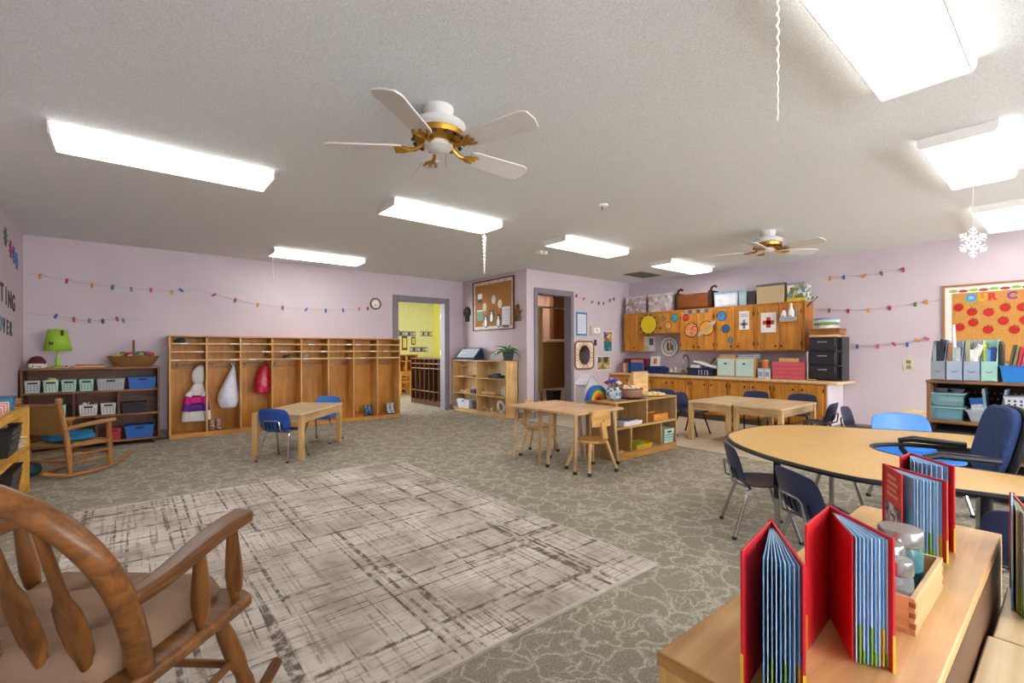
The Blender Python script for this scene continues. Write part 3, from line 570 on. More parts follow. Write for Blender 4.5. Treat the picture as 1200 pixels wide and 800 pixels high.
MB().cyl((-.222, -.175, .545), (-.222, .175, .545), .013).build('crest_rail', K['y'], t)
MB().box(-.15, -.165, .228, .15, .165, .255).build('rush_seat', RUSH, t, bevel=.008)
cu = MB().loft([(0, 0, .256, .13, .14), (0, 0, .27, .155, .16), (0, 0, .30, .15, .155), (0, 0, .32, .11, .12)], 20, .03).build('cushion', pl('#1f6f98', .9, var=.25, bmp=.3), t, sub=1)
t = thing('floor_cushion', 'dark teal cloth bundle on the floor behind the rocking chair', 'cushion', (-.74, 6.1, 0)); MB().loft([(0, 0, .002, .1, .1), (0, 0, .04, .14, .13), (0, 0, .11, .12, .12), (.01, 0, .16, .06, .07)], 18, .08).build('bundle', pl('#25424f', .9, var=.3, bmp=.4), t, sub=1); MB().tube([(-.05, 0, .15), (0, .02, .19), (.05, 0, .15)], .008, 6).build('strap', pl('#7a6a52'), t)

# ------------------------------------------------------------------ maple bookcase under the pin board
def bookcase_c():
    t = thing('maple_bookcase', 'maple bookcase with six open cells under the pin board', 'bookcase', (4.84, 6.04, 0)); M_ = MAPLE
    for y in (0, .83, 1.64): bx(0, y, .0, .26, y+.02, .945).build('side_panel', M_['z'], t, bevel=.002)
    bx(.245, 0, .02, .26, 1.66, .94).build('back_panel', wood('#c9a573', '#dcc094', 'z'), t)
    bx(-.005, -.003, .945, .265, 1.663, .965).build('top_board', M_['y'], t, bevel=.003)
    for y0, y1 in ((.02, .83), (.85, 1.64)):
        for z in (.05, .335, .64): bx(.004, y0, z, .245, y1, z+.018).build('shelf_board', M_['y'], t)
        bx(.01, y0, 0, .03, y1, .05).build('toe_board', M_['y'], t)
bookcase_c()
t = thing('picture_easel', 'tilted blue framed picture book on the maple bookcase', 'book', (4.97, 7.28, .966))
T = TR(-.12, 0, .018, 0, 0, R(42)); T2 = lambda *a: MB().box(*a, T)
MB().box(-.16, -.36, 0, .17, .4, .016).build('stand', pl('#22304e', .5), t)
T2(-.008, -.3, .0, .008, .34, .27).build('cover', pl('#2c3f66', .5), t); T2(-.014, -.26, .03, -.008, .3, .24).build('page', pl('#cfd6d8', .5, var=.05), t)
for k in range(5): T2(-.016, -.2, .07+.035*k, -.014, .22-.06*(k % 3), .08+.035*k).build('print_line', pl('#9aa3ab'), t)
MB().prism([(-.09, .018), (.11, .018), (.07, .2)], -.3, -.28, Matrix(((1, 0, 0, 0), (0, 0, 1, 0), (0, 1, 0, 0), (0, 0, 0, 1)))).build('brace', pl('#22304e', .5), t)
t = thing('glass_jar', 'small round glass jar beside the spiky potted plant', 'jar', (4.97, 6.57, .966))
MB().lathe([(.045, 0), (.055, .02), (.055, .08), (.03, .11), (.03, .13), (.034, .135)], n=20).build('jar', glass('#c5d6d4', .08, .45), t); MB().lathe([(.033, .128), (.033, .145), (.001, .148)], n=16).build('lid', pl('#9fb3ad', .4), t)
t = thing('potted_plant', 'spiky green aloe plant in a dark square pot', 'plant', (4.97, 6.14, .966)); MB().bin(.055, .055, .008, .07, .07, .15, .008).build('pot', pl('#35373d', .5), t); MB().box(-.08, -.16, 0, .08, .1, .008).build('saucer', pl('#3a3530'), t)
MB().box(-.06, -.06, .12, .06, .06, .135).build('soil', pl('#3a2a1c', .9), t)
for k in range(15):
    a = k*2.399; l = .23+.12*((k*7) % 5)/5; e = .35+.75*((k*3) % 7)/7
    pts = [(min(.1, math.cos(a)*l*u*math.sin(e+u*.7)), math.sin(a)*l*u*math.sin(e+u*.7), .13+l*u*math.cos(e+u*.9)) for u in (0, .25, .5, .75, 1)]
    MB().tube(pts, [.012, .013, .011, .007, .001], 6).build('leaf', pl('#4d7a3a', .5, var=.25), t)
def C_item(name, label, cat, x, y, z): return thing(name, label, cat, (x, y, z), 0, 'toys in the maple bookcase')
t = C_item('wooden_stand_toy', 'thin wooden frame toy on the top left maple shelf', 'toy', 4.95, 7.45, .658)
for y in (-.18, .18): MB().cyl((0, y, 0), (0, y, .2), .006).build('post', PINE['z'], t)
MB().cyl((0, -.18, .195), (0, .18, .195), .006).build('bar', PINE['y'], t); bx(-.04, -.22, 0, .04, .22, .008).build('base', PINE['y'], t)
t = C_item('wooden_tray', 'flat red brown wooden tray on the top left maple shelf', 'tray', 4.9, 7.2, .658); MB().bin(.035, .16, 0, .037, .17, .03, .006).build('tray', wood('#8a4a26', '#b5723f', 'y'), t); MB().cyl((0, -.15, .02), (0, .15, .02), .008).build('roller', wood('#8a4a26', '#b5723f', 'y'), t)
t = C_item('dark_toy_car', 'dark blue toy vehicle on the top right maple shelf', 'toy', 4.95, 6.45, .658); bx(-.06, -.17, .015, .06, .17, .05).build('body', pl('#2b3a4c'), t, bevel=.008); bx(-.05, -.08, .05, .05, .06, .08).build('cab', pl('#39506a'), t, bevel=.01)
for y in (-.1, .1):
    for x in (-.06, .06): MB().cyl((x-.01, y, .02), (x+.01, y, .02), .02).build('wheel', BLK, t)
t = C_item('wooden_blocks', 'row of small wooden blocks on the middle left shelf', 'blocks', 4.95, 7.45, .353)
for k in range(5): bx(-.03, -.2+k*.08, 0, .03, -.14+k*.08, .03+.015*(k % 2)).build('block', PINE['y'], t, bevel=.004)
t = C_item('navy_box', 'small navy box on the middle left maple shelf', 'box', 4.94, 7.05, .353); bx(-.06, -.06, 0, .06, .1, .07).build('box', pl('#272c46'), t, bevel=.004); bx(-.064, -.062, .055, .062, .102, .075).build('lid', pl('#32395c'), t)
t = C_item('wooden_train', 'long pale wooden train on the middle right shelf', 'toy', 4.93, 6.6, .353); bx(-.04, -.2, .02, .04, .22, .06).build('body', PINE['y'], t, bevel=.006); MB().cyl((0, .12, .06), (0, .12, .11), .025).build('funnel', PINE['z'], t)
for y in (-.14, 0, .15): MB().cyl((-.048, y, .022), (-.036, y, .022), .022).build('wheel', BEECH['y'], t)
t = C_item('white_toy_clock', 'white round toy wheel on the middle right shelf', 'toy', 4.95, 6.2, .353); MB().lathe([(.001, -.015), (.08, -.015), (.08, .015), (.001, .015)], (0, 0, 0), 18, TR(0, 0, .08, 0, 0, PI/2)).build('disc', WHT, t)
for k in range(5): a = k*1.257; MB().ball((-.016, .045*math.cos(a), .08+.045*math.sin(a)), .014, 8).build('spot', pl('#6f7378'), t)
t = C_item('white_gear_toy', 'larger white toy wheel with dark spokes on bottom shelf', 'toy', 4.93, 6.28, .068); MB().lathe([(.06, -.015), (.11, -.015), (.11, .015), (.06, .015), (.06, -.015)], (0, 0, 0), 22, TR(0, 0, .11, 0, 0, R(80)), cap=False).build('ring', WHT, t)
for k in range(6): a = k*PI/3; MB().cyl((0, .02*math.cos(a), .11+.02*math.sin(a)), (0, .1*math.cos(a), .11+.1*math.sin(a)), .008).build('spoke', pl('#4c4f55'), t)
t = C_item('white_toy_pile', 'jumble of small white toy parts on bottom right shelf', 'toy', 4.94, 6.66, .068)
for k in range(9): MB().ball((random.uniform(-.05, .05), -.14+k*.035, .022+.012*(k % 2)), .025, 8, 1, 1, .8).build('piece', pl(['#dedbd6', '#bfa98a', '#8d8f94'][k % 3]), t)
plastic_bin('white plastic bin on the bottom left maple shelf', '#d8dbe6', 4.95, 7.35, .068, .42, .2, .16, 'toys in the maple bookcase', -PI/2, True, wv=False)
t = C_item('blue_toy_box', 'small blue grey box at the far end of bottom shelf', 'box', 4.94, 7.62, .068); bx(-.06, -.04, 0, .06, .04, .12).build('box', pl('#7f93b4'), t, bevel=.004); bx(-.062, -.042, .1, .062, .042, .125).build('lid', pl('#90a3c0'), t)
t = C_item('dark_basket', 'small dark basket at the bottom beside the white bin', 'basket', 4.95, 7.0, .068); MB().bin(.06, .06, 0, .075, .07, .13, .006).build('tub', pl('#3c3a44'), t); MB().bin(.075, .07, .115, .08, .075, .13, .01).build('rim', pl('#3c3a44'), t)
# ------------------------------------------------------------------ pin board and ornaments on the corner wall
onC = lambda y, z, off=.004: onX(y, z, off, XC)
t = thing('cork_pinboard', 'cork pin board with cream border, paper penguins and snowflakes', 'pin board', (XC, 6.745, 1.965)); CORK = pl('#a9753f', .9, var=.25, vs=60)
L0 = lambda dy, dz, off: onX(dy, dz, off, 0)
MB().box(-.6, -.45, 0, .6, .45, .012, L0(0, 0, 0)).build('cork', CORK, t)
fr = MB()
for a in ((-.61, .44, .61, .46), (-.61, -.46, .61, -.44), (-.61, -.44, -.59, .44), (.59, -.44, .61, .44)): fr.box(a[0], a[1], .0, a[2], a[3], .03, L0(0, 0, 0))
fr.build('frame', pl('#5a2f2a', .5), t)
br = MB()
for a in ((-.59, .385, .59, .44), (-.59, -.44, .59, -.385), (-.59, -.385, -.545, .385), (.545, -.385, .59, .385)): br.box(a[0], a[1], .012, a[2], a[3], .015, L0(0, 0, 0))
br.build('border', pattern(['#e0cfc2', '#e6d9cd', '#c9a89a'], 18), t)
def flat(name, y, z, w, h, m, d=.003, off=.012): return MB().box(-w/2, -h/2, 0, w/2, h/2, d, L0(y, z, off)).build(name, m, t)
for y, z in ((.245, -.025), (-.035, .09), (-.215, 0)): MB().prism([(.07*math.cos(k*PI/3)*.9, .085*math.sin(k*PI/3)) for k in range(6)], 0, .004, L0(y, z, .012)).build('paper_snowflake', pl('#dccdb8'), t)
def penguin(y, z, s=1.):
    b = MB().prism([(.07*s*math.cos(k*PI/8), .125*s*math.sin(k*PI/8)) for k in range(16)], 0, .004, L0(y, z, .012)).build('penguin', BLK, t)
    MB().prism([(.04*s*math.cos(k*PI/6)-.012, .075*s*math.sin(k*PI/6)-.03) for k in range(12)], 0, .003, L0(y, z, .016)).build('belly', WHT, b)
    MB().prism([(.02*math.cos(k*PI/5)-.012, .018*math.sin(k*PI/5)+.06) for k in range(10)], 0, .003, L0(y, z, .016)).build('face', WHT, b); MB().prism([(-.025, .055), (-.05, .05), (-.025, .065)], 0, .004, L0(y, z, .016)).build('beak', pl('#d8892e'), b)
penguin(.2, -.285); penguin(.02, -.205); penguin(-.18, -.295)
flat('note', .39, .18, .13, .1, pl('#e6e4e4')); flat('note_photo', .39, .1, .13, .07, pl('#4a4a52')); nt_ = flat('green_poster', .39, -.17, .19, .2, pl('#6f9a72')); flat('poster_head', .39, -.085, .19, .03, pl('#d5e0d0'), .004); flat('white_sheet', -.39, -.23, .22, .34, pl('#dad5da', var=.03))
for k in range(6): flat('text_line', -.39, -.12-.045*k, .16-.03*(k % 3), .008, pl('#9c97a6'), .001, .0152)
flat('small_note', .3, -.345, .05, .05, pl('#c7b38a')); flat('caption_strip', -.39, -.415, .17, .025, pl('#4b4541'), .001, .0152)
t = thing('dark_mask', 'small dark carved wall ornament left of the pin board', 'ornament', (XC, 7.56, 1.85)); MB().lathe([(.001, -.02), (.1, -.02), (.11, 0), (.08, .03), (.001, .04)], (0, 0, 0), 18, TR(-.02, 0, .03, 0, 0, -PI/2)).build('face', pl('#2b2320', .5, bmp=.5), t)
bx(-.03, -.06, -.15, 0, .06, -.05).build('beard', pl('#221b19', .6), t, bevel=.012)
for s_ in (-1, 1): MB().ball((-.055, s_*.04, .05), .014, 8).build('eye', pl('#8d7a5a'), t)
t = thing('gingerbread_figure', 'brown gingerbread figure hanging right of the pin board', 'ornament', (XC, 6.03, 1.77)); GB = pl('#6e4a2a', .8, var=.25, bmp=.4)
MB().ball((-.025, 0, .1), .05, 12, .45).build('head', GB, t); MB().ball((-.025, 0, 0), .065, 12, .4, 1, 1.2).build('body', GB, t)
for s_ in (-1, 1):
    MB().tube([(-.025, s_*.04, .03), (-.025, s_*.095, .03)], [.026, .024], 10).build('arm', GB, t); MB().tube([(-.025, s_*.025, -.05), (-.025, s_*.055, -.13)], [.03, .028], 10).build('leg', GB, t)
bx(-.055, -.035, .045, -.04, .035, .06).build('bow', pl('#a33327'), t); MB().tube([(-.02, 0, .14), (0, 0, .2)], .002, 5).build('thread', pl('#4d4038'), t)
# ------------------------------------------------------------------ things on the partition wall
def wallflat(name, label, cat, x, z, w, h, m, d=.008):
    t = thing(name, label, cat, (x, YB, z)); MB().box(-w/2, -d, -h/2, w/2, 0, h/2).build('sheet', m, t); return t
t = wallflat('blue_framed_paper', 'white paper with bright blue border beside the washroom door', 'notice', 6.45, 1.62, .29, .43, pl('#2f86b8')); MB().box(-.115, -.01, -.18, .115, -.008, .18).build('paper', pl('#d9dde6', var=.02), t)
for k in range(6): MB().box(-.09, -.011, .12-.05*k, .09-.03*(k % 2), -.01, .125-.05*k).build('text_line', pl('#a9a2b4'), t)
t = thing('thermostat', 'beige wall thermostat box with white display', 'thermostat', (6.82, YB, 1.512)); bx(-.145, -.04, -.09, .145, 0, .09).build('body', pl('#cdc4ba', .5), t, bevel=.01); bx(-.07, -.043, -.05, .1, -.04, .05).build('display', pl('#eeece6'), t); bx(.0, -.045, -.01, .03, -.043, .015).build('digit', pl('#55504a'), t)
t = thing('black_switch_plate', 'small black switch plate under the thermostat', 'switch', (6.83, YB, 1.28)); bx(-.04, -.008, -.055, .04, 0, .055).build('plate', BLK, t, bevel=.004); bx(-.008, -.018, -.018, .008, -.008, .018).build('toggle', pl('#494440'), t)
t = thing('oval_mirror', 'oval mirror in a square rattan and shell mosaic frame', 'mirror', (6.5, YB, 1.05)); rr = lambda w, h, r, n=6: [(sx*(w-r)+r*math.cos(a), sz*(h-r)+r*math.sin(a)) for sx, sz, a0 in ((1, 1, 0), (-1, 1, 90), (-1, -1, 180), (1, -1, 270)) for a in [R(a0+90*i/n) for i in range(n+1)]]
FB = lambda off: Matrix(((1, 0, 0, 0), (0, 0, -1, -off), (0, 1, 0, 0), (0, 0, 0, 1)))
MB().prism(rr(.25, .25, .08), 0, .025, FB(0)).build('mosaic_panel', pl('#e6d9c6', .6, var=.1), t)
MB().tube([(x, -.028, z) for x, z in rr(.25, .25, .08)+[rr(.25, .25, .08)[0]]], .016, 8).build('outer_rim', pl('#9a6a3e', .6), t)
for k in range(26):
    a = 2*PI*k/26; MB().box(-.03, -.03, -.007, .03, -.024, .007, Matrix.Translation((.2*math.cos(a), 0, .205*math.sin(a))) @ Matrix.Rotation(-a, 4, 'Y')).build('mosaic_tile', pl('#a5623c' if k % 2 else '#c99a6a', .6), t)
MB().prism([(.15*math.cos(k*PI/14), .18*math.sin(k*PI/14)) for k in range(28)], 0, .008, FB(.026)).build('oval_rim', pl('#5b351f', .5), t)
MB().prism([(.125*math.cos(k*PI/14), .155*math.sin(k*PI/14)) for k in range(28)], 0, .004, FB(.034)).build('mirror_glass', pl('#9a97a2', .06, 1., var=.02), t)
t = wallflat('tall_poster', 'tall picture poster of orange and teal scenes', 'poster', 7.19, 1.305, .27, .41, WHT); MB().box(-.12, -.011, 0, .12, -.008, .19).build('upper_picture', pattern(['#4d6680', '#7d6a3c', '#c98c45', '#332f2a', '#d8c49a'], 9, kind='cell'), t); MB().box(-.12, -.011, -.19, .12, -.008, 0).build('lower_picture', pattern(['#2a6f78', '#1f5560', '#44969a'], 9, kind='cell'), t)
t = wallflat('square_poster', 'square poster of painted flowers below the tall poster', 'poster', 7.07, .89, .42, .27, WHT); MB().box(-.19, -.011, -.12, .19, -.008, .12).build('picture', pattern(['#5e6c46', '#9c8a52', '#cbb98c', '#3d4030', '#b5a37a'], 11, kind='cell'), t)
# ------------------------------------------------------------------ far rooms
t = thing('dark_cubbies', 'dark stained cubby unit standing in the yellow room', 'cubbies', (4.85, 8.04, 0)); DC = WH('#3a2215', '#6a4128')
bx(.28, 0, 0, .3, 1.38, .98).build('back_panel', DC['y'], t); bx(0, 0, .96, .28, 1.38, .98).build('top_board', DC['y'], t); bx(0, 0, 0, .28, 1.38, .1).build('plinth', DC['y'], t)
for k in range(8): bx(0, k*.194, .1, .28, k*.194+.02, .96).build('divider', DC['z'], t)
for z in (.28, .76, .86): bx(.005, .02, z, .28, 1.36, z+.016).build('shelf', wood('#7a563a', '#9c7a55', 'y'), t)
for k, c in enumerate(('#c9ccd6', '#8c8f9a', '#d8d2c4', '#b9bac4', '#6e7686')):
    y = 8.15+k*.194; t = thing('shoe_pair', ['silver', 'grey', 'cream', 'pale blue grey', 'slate'][k]+' shoes in the bottom of the dark cubbies', 'shoes', (5.0, y+.0, .1), 0, 'shoes in the dark cubbies')
    for s_ in (-.035, .035): MB().loft([(-.0, s_, .0, .09, .028), (0, s_, .03, .09, .028), (.03, s_, .06, .05, .024)], 12).build('shoe', pl(c), t)
t = thing('wooden_shelf_unit', 'low yellow wooden shelf at the back of the yellow room', 'shelf', (5.2, 11.62, 0))
for z in (.1, .5, .85, 1.02): bx(0, 0, z, 1.0, .34, z+.025).build('shelf_board', HONEY['x'], t)
for x in (0, .32, .65, .975): bx(x, 0, 0, x+.025, .34, 1.02).build('upright', HONEY['z'], t)
bx(0, .33, 0, 1., .345, 1.02).build('back_panel', HONEY['x'], t)
for k in range(6):
    t = thing('small_box', ['dark brown box with lid on the yellow room shelf', 'tan box with lid on the yellow room shelf', 'dark red box with lid on the yellow room shelf'][k % 3], 'box', (5.3+k*.15, 11.8, .875), 0, 'boxes on the yellow room shelf'); bx(-.05, -.08, 0, .05, .08, .1).build('box', pl(['#5a3a28', '#a8824e', '#7a2f2a'][k % 3]), t); bx(-.052, -.082, .08, .052, .082, .105).build('lid', pl('#8f6a48'), t)
for k, x in enumerate((5.5, 5.83)):
    t = thing('wooden_chair', ['slatted wooden chair in the yellow room, next to the cubbies opening', 'slatted wooden chair in the yellow room, beside the dark cubbies'][k], 'chair', (x, 11.1, 0), 0, 'chairs in the yellow room')
    bx(-.15, -.15, .32, .15, .15, .34).build('seat', HONEY['x'], t)
    for a in (-.13, .13):
        bx(a-.015, -.145, 0, a+.015, -.115, .62).build('back_leg', HONEY['z'], t); bx(a-.015, .115, 0, a+.015, .145, .32).build('front_leg', HONEY['z'], t)
    for z in (.42, .5, .58): bx(-.115, -.14, z, .115, -.12, z+.035).build('slat', HONEY['x'], t)
for x0, x1, z, c, l in ((5.75, 6.32, 1.62, '#7f7f86', 'long grey alphabet strip on the yellow wall'), (6.48, 6.86, 1.63, '#8d8d94', 'short grey alphabet strip on the yellow wall'), (6.15, 6.7, 1.18, '#6d6f76', 'low grey number strip on the yellow wall')):
    t = thing('wall_strip', l, 'strip', (x0, 12.0, z)); bx(0, -.01, -.07, x1-x0, 0, .07).build('backing', pl(c), t)
    for k in range(7): u = (k+.5)*(x1-x0)/7; bx(u-.025, -.014, -.04, u+.025, -.01, .04).build('card', pl(['#d8d4c8', '#44464e', '#b9b08c'][k % 3]), t)
for x, z, w, h, c, l in ((5.98, 1.36, .16, .4, '#5c4a22', 'tall brown framed picture on the yellow wall'), (6.25, 1.42, .12, .22, '#4f4420', 'small brown framed picture on the yellow wall'), (5.76, 1.64, .14, .14, '#3f4136', 'small dark picture at the end of the strip')):
    t = thing('framed_picture', l, 'picture', (x, 12.0, z)); bx(-w/2, -.015, -h/2, w/2, 0, h/2).build('frame', pl(c), t); bx(-w/3, -.018, -h/3, w/3, -.015, h/3).build('print', pl('#d8cf7e'), t)
BRN = pl('#8f6a35', .45, var=.05)
t = thing('toilet_partition', 'brown metal washroom partition with a door panel', 'partition', (6.39, 6.9, 0)); bx(-.1, 0, .28, .1, .03, 2.0).build('pilaster', pl('#b9935c', .4, var=.05), t); bx(.105, .003, .36, .74, .028, 1.31).build('door_panel', BRN, t); bx(.1, -.01, 1.31, .76, .04, 1.345).build('cap', pl('#e0d2b8'), t)
for x in (-.08, .05): bx(x, 0, 0, x+.03, .03, .28).build('foot', pl('#9a8a70', .4, .6), t)
bx(-.1, -.01, 2.0, .9, .04, 2.03).build('head_rail', pl('#a8a098', .35, .7), t); MB().cyl((.68, -.03, .8), (.68, .003, .8), .018).build('latch', pl('#6b4d28', .4), t)
t = thing('washroom_cabinet', 'brown wooden cabinet hung in the washroom', 'cabinet', (7.11, 7.0, 1.37)); bx(-.24, 0, 0, .36, .1, .9).build('body', wood('#7a4520', '#9c6030', 'z'), t); bx(-.24, -.015, .01, .1, 0, .84).build('door', wood('#86501f', '#a86a34', 'z'), t, bevel=.004)
t = thing('waste_bin', 'dark bin on the washroom floor behind the partition', 'bin', (6.93, 7.05, 0)); MB().bin(.1, .09, 0, .12, .11, .3, .008).build('tub', BLK, t); MB().bin(.12, .11, .28, .128, .118, .3, .016).build('rim', BLK, t)

# ------------------------------------------------------------------ kitchen along the right wall
KNB = pl('#3b2a1c', .35, .6); LAM = pl('#d9b98c', .35, var=.1, vs=30)
def base_cab(y0, y1, label, split=None):
    """base cabinet, two doors facing -x"""
    t = thing('base_cabinet', label, 'cabinet', (7.25, y0, 0), 0, 'base cabinets'); w = y1-y0
    bx(0, 0, .09, .6, w, .665).build('body', KIT['z'], t); bx(.05, 0, 0, .6, w, .09).build('toe_kick', pl('#5a4a3a'), t)
    g = .035; sp = split if split else w/2
    for a, b, kp in ((g, sp-.006, sp-.06), (sp+.006, w-g, sp+.06)):
        d = bx(-.018, a, .11, 0, b, .632).build('door', wood('#ab6a22', '#d8953f', 'z', s=.7), t, bevel=.006)
        MB().lathe([(.006, 0), (.006, .012), (.016, .018), (.014, .026), (.001, .03)], (0, 0, 0), 12, TR(-.018, kp, .575, 0, 0, -PI/2)).build('knob', KNB, d)
    for yy in (g-.008, w-g+.0):
        for z in (.18, .55): bx(-.02, yy, z, -.0, yy+.01, z+.05).build('hinge', KNB, t)
base_cab(4.87, 5.78, 'wooden base cabinet in the corner beneath the counter books'); base_cab(4.128, 4.87, 'wooden base cabinet under the sink')
base_cab(3.487, 4.128, 'wooden base cabinet under the dish tub'); base_cab(2.845, 3.487, 'wooden base cabinet under the mint filing boxes'); base_cab(2.165, 2.845, 'wooden end base cabinet under the pink drawer box')
t = thing('counter_end_panel', 'white painted end panel of the kitchen counter', 'panel', (7.25, 2.145, 0)); bx(0, 0, 0, .62, .018, .665).build('panel', pl('#d5cdd2', .6, var=.03), t); bx(0, -.004, 0, .62, 0, .09).build('kick_strip', BASEB, t)
t = thing('kitchen_counter', 'long tan laminate kitchen counter with rounded end', 'counter', (7.22, 2.0, .667))
MB().prism([(0, .12), (.02, .04), (.08, 0), (.65, 0), (.65, 3.82), (0, 3.82)], 0, .04).build('worktop', LAM, t, bevel=.008); bx(.63, .3, .04, .65, 3.82, .12).build('backsplash', pl('#cfae80', .4), t)
sk = MB().bin(.16, .3, -.0, .2, .34, .006, .03); o = sk.build('sink', pl('#a9a9a8', .25, .9), t); o.location = (.33, 2.42, .042)
# faucet
t = thing('sink_faucet', 'tall chrome gooseneck faucet at the sink', 'faucet', (7.66, 4.4, .707)); CH = pl('#b9b9bd', .12, 1., var=.02)
MB().tube([(0, 0, 0), (0, 0, .25)]+[(-.09+.09*math.cos(a), .0, .25+.09*math.sin(a)) for a in [PI*i/10 for i in range(1, 11)]]+[(-.18, 0, .2)], .013, 10).build('spout', CH, t); bx(-.03, -.1, 0, .03, .1, .012).build('base_plate', CH, t, bevel=.004)
for s_ in (-.08, .08): MB().tube([(0, s_, .01), (0, s_, .05), (-.05, s_*1.2, .06)], .009, 8).build('handle', CH, t)
for k, (y, c, h) in enumerate(((4.62, '#cfc9bd', .11), (4.53, '#b9b4a8', .08), (4.31, '#a5a6a2', .1), (4.7, '#d9d4c4', .07))):
    t = thing('soap_cup', ['white soap bottle by the sink', 'small beige cup by the sink', 'grey metal cup right of the faucet', 'pale sponge dish by the sink'][k], 'cup', (7.6, y, .707)); MB().lathe([(.03, 0), (.032, h*.7), (.02, h*.85), (.012, h)], n=14).build('body', pl(c, .3), t); MB().lathe([(.014, h), (.014, h+.015), (.001, h+.018)], n=12).build('cap', pl('#e8e6e0'), t)
# dish tub with white dishes
t = thing('dish_tub', 'navy plastic dish tub on the counter', 'tub', (7.5, 4.02, .707)); NV = pl('#1f2a55', .45); MB().bin(.15, .2, 0, .17, .225, .13, .008).build('tub', NV, t); MB().bin(.17, .225, .115, .18, .235, .13, .014).build('rim', NV, t)
for y in (-.1, .0): MB().tube([(-.176, y, .02), (-.18, y, .09), (-.18, y-.05, .09), (-.176, y-.05, .02)], .008, 6).build('handle_wire', pl('#b9bac4', .3), t)
t = thing('white_tray', 'white plastic tray leaning in the navy dish tub', 'tray', (7.5, 3.97, .84)); MB().box(-.1, -.2, -.012, .1, .2, .012, TR(0, 0, .05, 0, R(16))).build('tray', WHT, t, bevel=.008); MB().box(-.07, -.06, -.06, .07, .12, .04, TR(0, .14, .0)).build('box', WHT, t, bevel=.01)
t = thing('black_ladle', 'black ladle handle sticking out of the dish tub', 'ladle', (7.54, 3.95, .8)); MB().tube([(0, .05, 0), (0, -.06, .15), (0, -.1, .2)], .009, 8).build('handle', BLK, t); MB().ball((0, .06, .0), .03, 10).build('bowl', BLK, t)
# counter books in the corner
for k in range(7):
    c = ['#b5502c', '#d8d2c8', '#c98a5a', '#27427e', '#2d4f8f', '#3a5a96', '#24407c'][k]; h = .16+.012*k
    t = thing('counter_book', ['orange', 'white', 'tan', 'dark blue', 'blue', 'pale blue', 'deep navy'][k]+' book in the row on the kitchen counter', 'book', (7.4, 5.62-.055*k, .707), 0, 'books on the counter'); bx(0, 0, 0, .17, .035, h).build('page_block', pl('#e4dccb'), t); 
    for s_ in (-.004, .035): bx(-.003, s_, 0, .172, s_+.004, h+.004).build('cover', pl(c, .5), t)
    bx(-.006, -.004, 0, -.0, .039, h+.004).build('spine', pl(c, .5), t)
t = thing('red_binder_box', 'dark red box standing behind the counter books', 'box', (7.7, 5.45, .707)); bx(-.1, -.25, 0, .1, .28, .27).build('box', pl('#7c2230', .5), t, bevel=.02); bx(-.104, -.2, .2, -.1, .2, .24).build('label', pl('#5c1822'), t)
t = thing('orange_top_book', 'large blue and orange picture book lying open on the counter books', 'book', (7.38, 5.28, .707)); bx(-.015, -.14, 0, .0, .12, .25).build('cover', pl('#2a55a4', .5, var=.2), t); bx(-.017, -.14, .2, -.015, .12, .25).build('title_band', pl('#c98a62', .6), t); bx(0, -.135, 0, .012, .115, .245).build('page_block', pl('#e5dccc'), t)
t = thing('white_card', 'white card with an orange picture standing on the counter', 'card', (7.6, 5.04, .84)); MB().box(-.004, -.1, 0, .004, .1, .18, TR(0, 0, 0, 0, 0, R(8))).build('card', WHT, t); MB().box(-.007, -.035, .04, -.004, .035, .14, TR(0, 0, 0, 0, 0, R(8))).build('picture', pl('#c9703a', var=.3), t)
t = thing('navy_case', 'flat navy case under the white card', 'case', (7.58, 5.0, .707)); bx(-.1, -.2, 0, .1, .18, .115).build('case', pl('#23336e', .45), t, bevel=.006); bx(-.104, -.2, .085, .104, .18, .092).build('lid_seam', pl('#18244e'), t); bx(-.1, -.14, .115, .1, .14, .133).build('lid', pl('#23336e', .45), t)
# mint filing boxes, papers, drawer box, tower
t = thing('filing_cubes', 'pair of mint green file drawers in a tan box', 'file box', (7.36, 3.14, .707)); bx(.01, 0, 0, .3, .6, .3).build('body', LIGHTW['y'], t, bevel=.004)
for y in (.025, .315):
    d = bx(-.006, y, .018, .012, y+.26, .282).build('drawer_front', pl('#bcd6cd', .5, var=.04), t, bevel=.004); bx(-.02, y+.115, .2, -.006, y+.15, .222).build('pull', BLK, d)
t = thing('stacked_trays', 'brown wooden trays stacked on the left file drawer', 'tray', (7.5, 3.58, 1.007)); 
for k in range(2): MB().bin(.1, .13, k*.025, .105, .135, k*.025+.024, .01).build('tray', LIGHTW['y'], t)
t = thing('paper_stack', 'stack of blue and white papers on the right file drawer', 'papers', (7.5, 3.29, 1.007))
for k in range(5): bx(-.1+.005*(k % 2), -.13, k*.012, .1, .13-.01*(k % 3), k*.012+.01).build('ream', pl(['#8d9cb8', '#c9cdd8', '#6a7a9c', '#dfe2ea', '#7f8cae'][k]), t)
t = thing('spice_canister', 'small orange brown canister on white tubs', 'canister', (7.42, 3.01, .857)); MB().lathe([(.045, 0), (.048, .01), (.048, .1), (.04, .115)], n=18).build('can', pl('#b9642e', .4), t); MB().lathe([(.05, .112), (.05, .128), (.001, .13)], n=18).build('lid', pl('#d8a070', .4), t)
for k, y in enumerate((3.055, 2.965)):
    t = thing('white_tub', ['white tub with blue print touching the mint file drawers', 'white tub with blue print next to the pink drawer box'][k], 'tub', (7.4, y, .707), 0, 'white tubs on the counter'); bx(-.04, -.042, 0, .04, .042, .13).build('tub', pl('#d5d9e0', .4), t, bevel=.008); bx(-.042, -.03, .03, -.04, .03, .1).build('label', pl('#8fa0b8', var=.3), t); bx(-.043, -.045, .13, .043, .045, .148).build('lid', pl('#b9c4d0'), t)
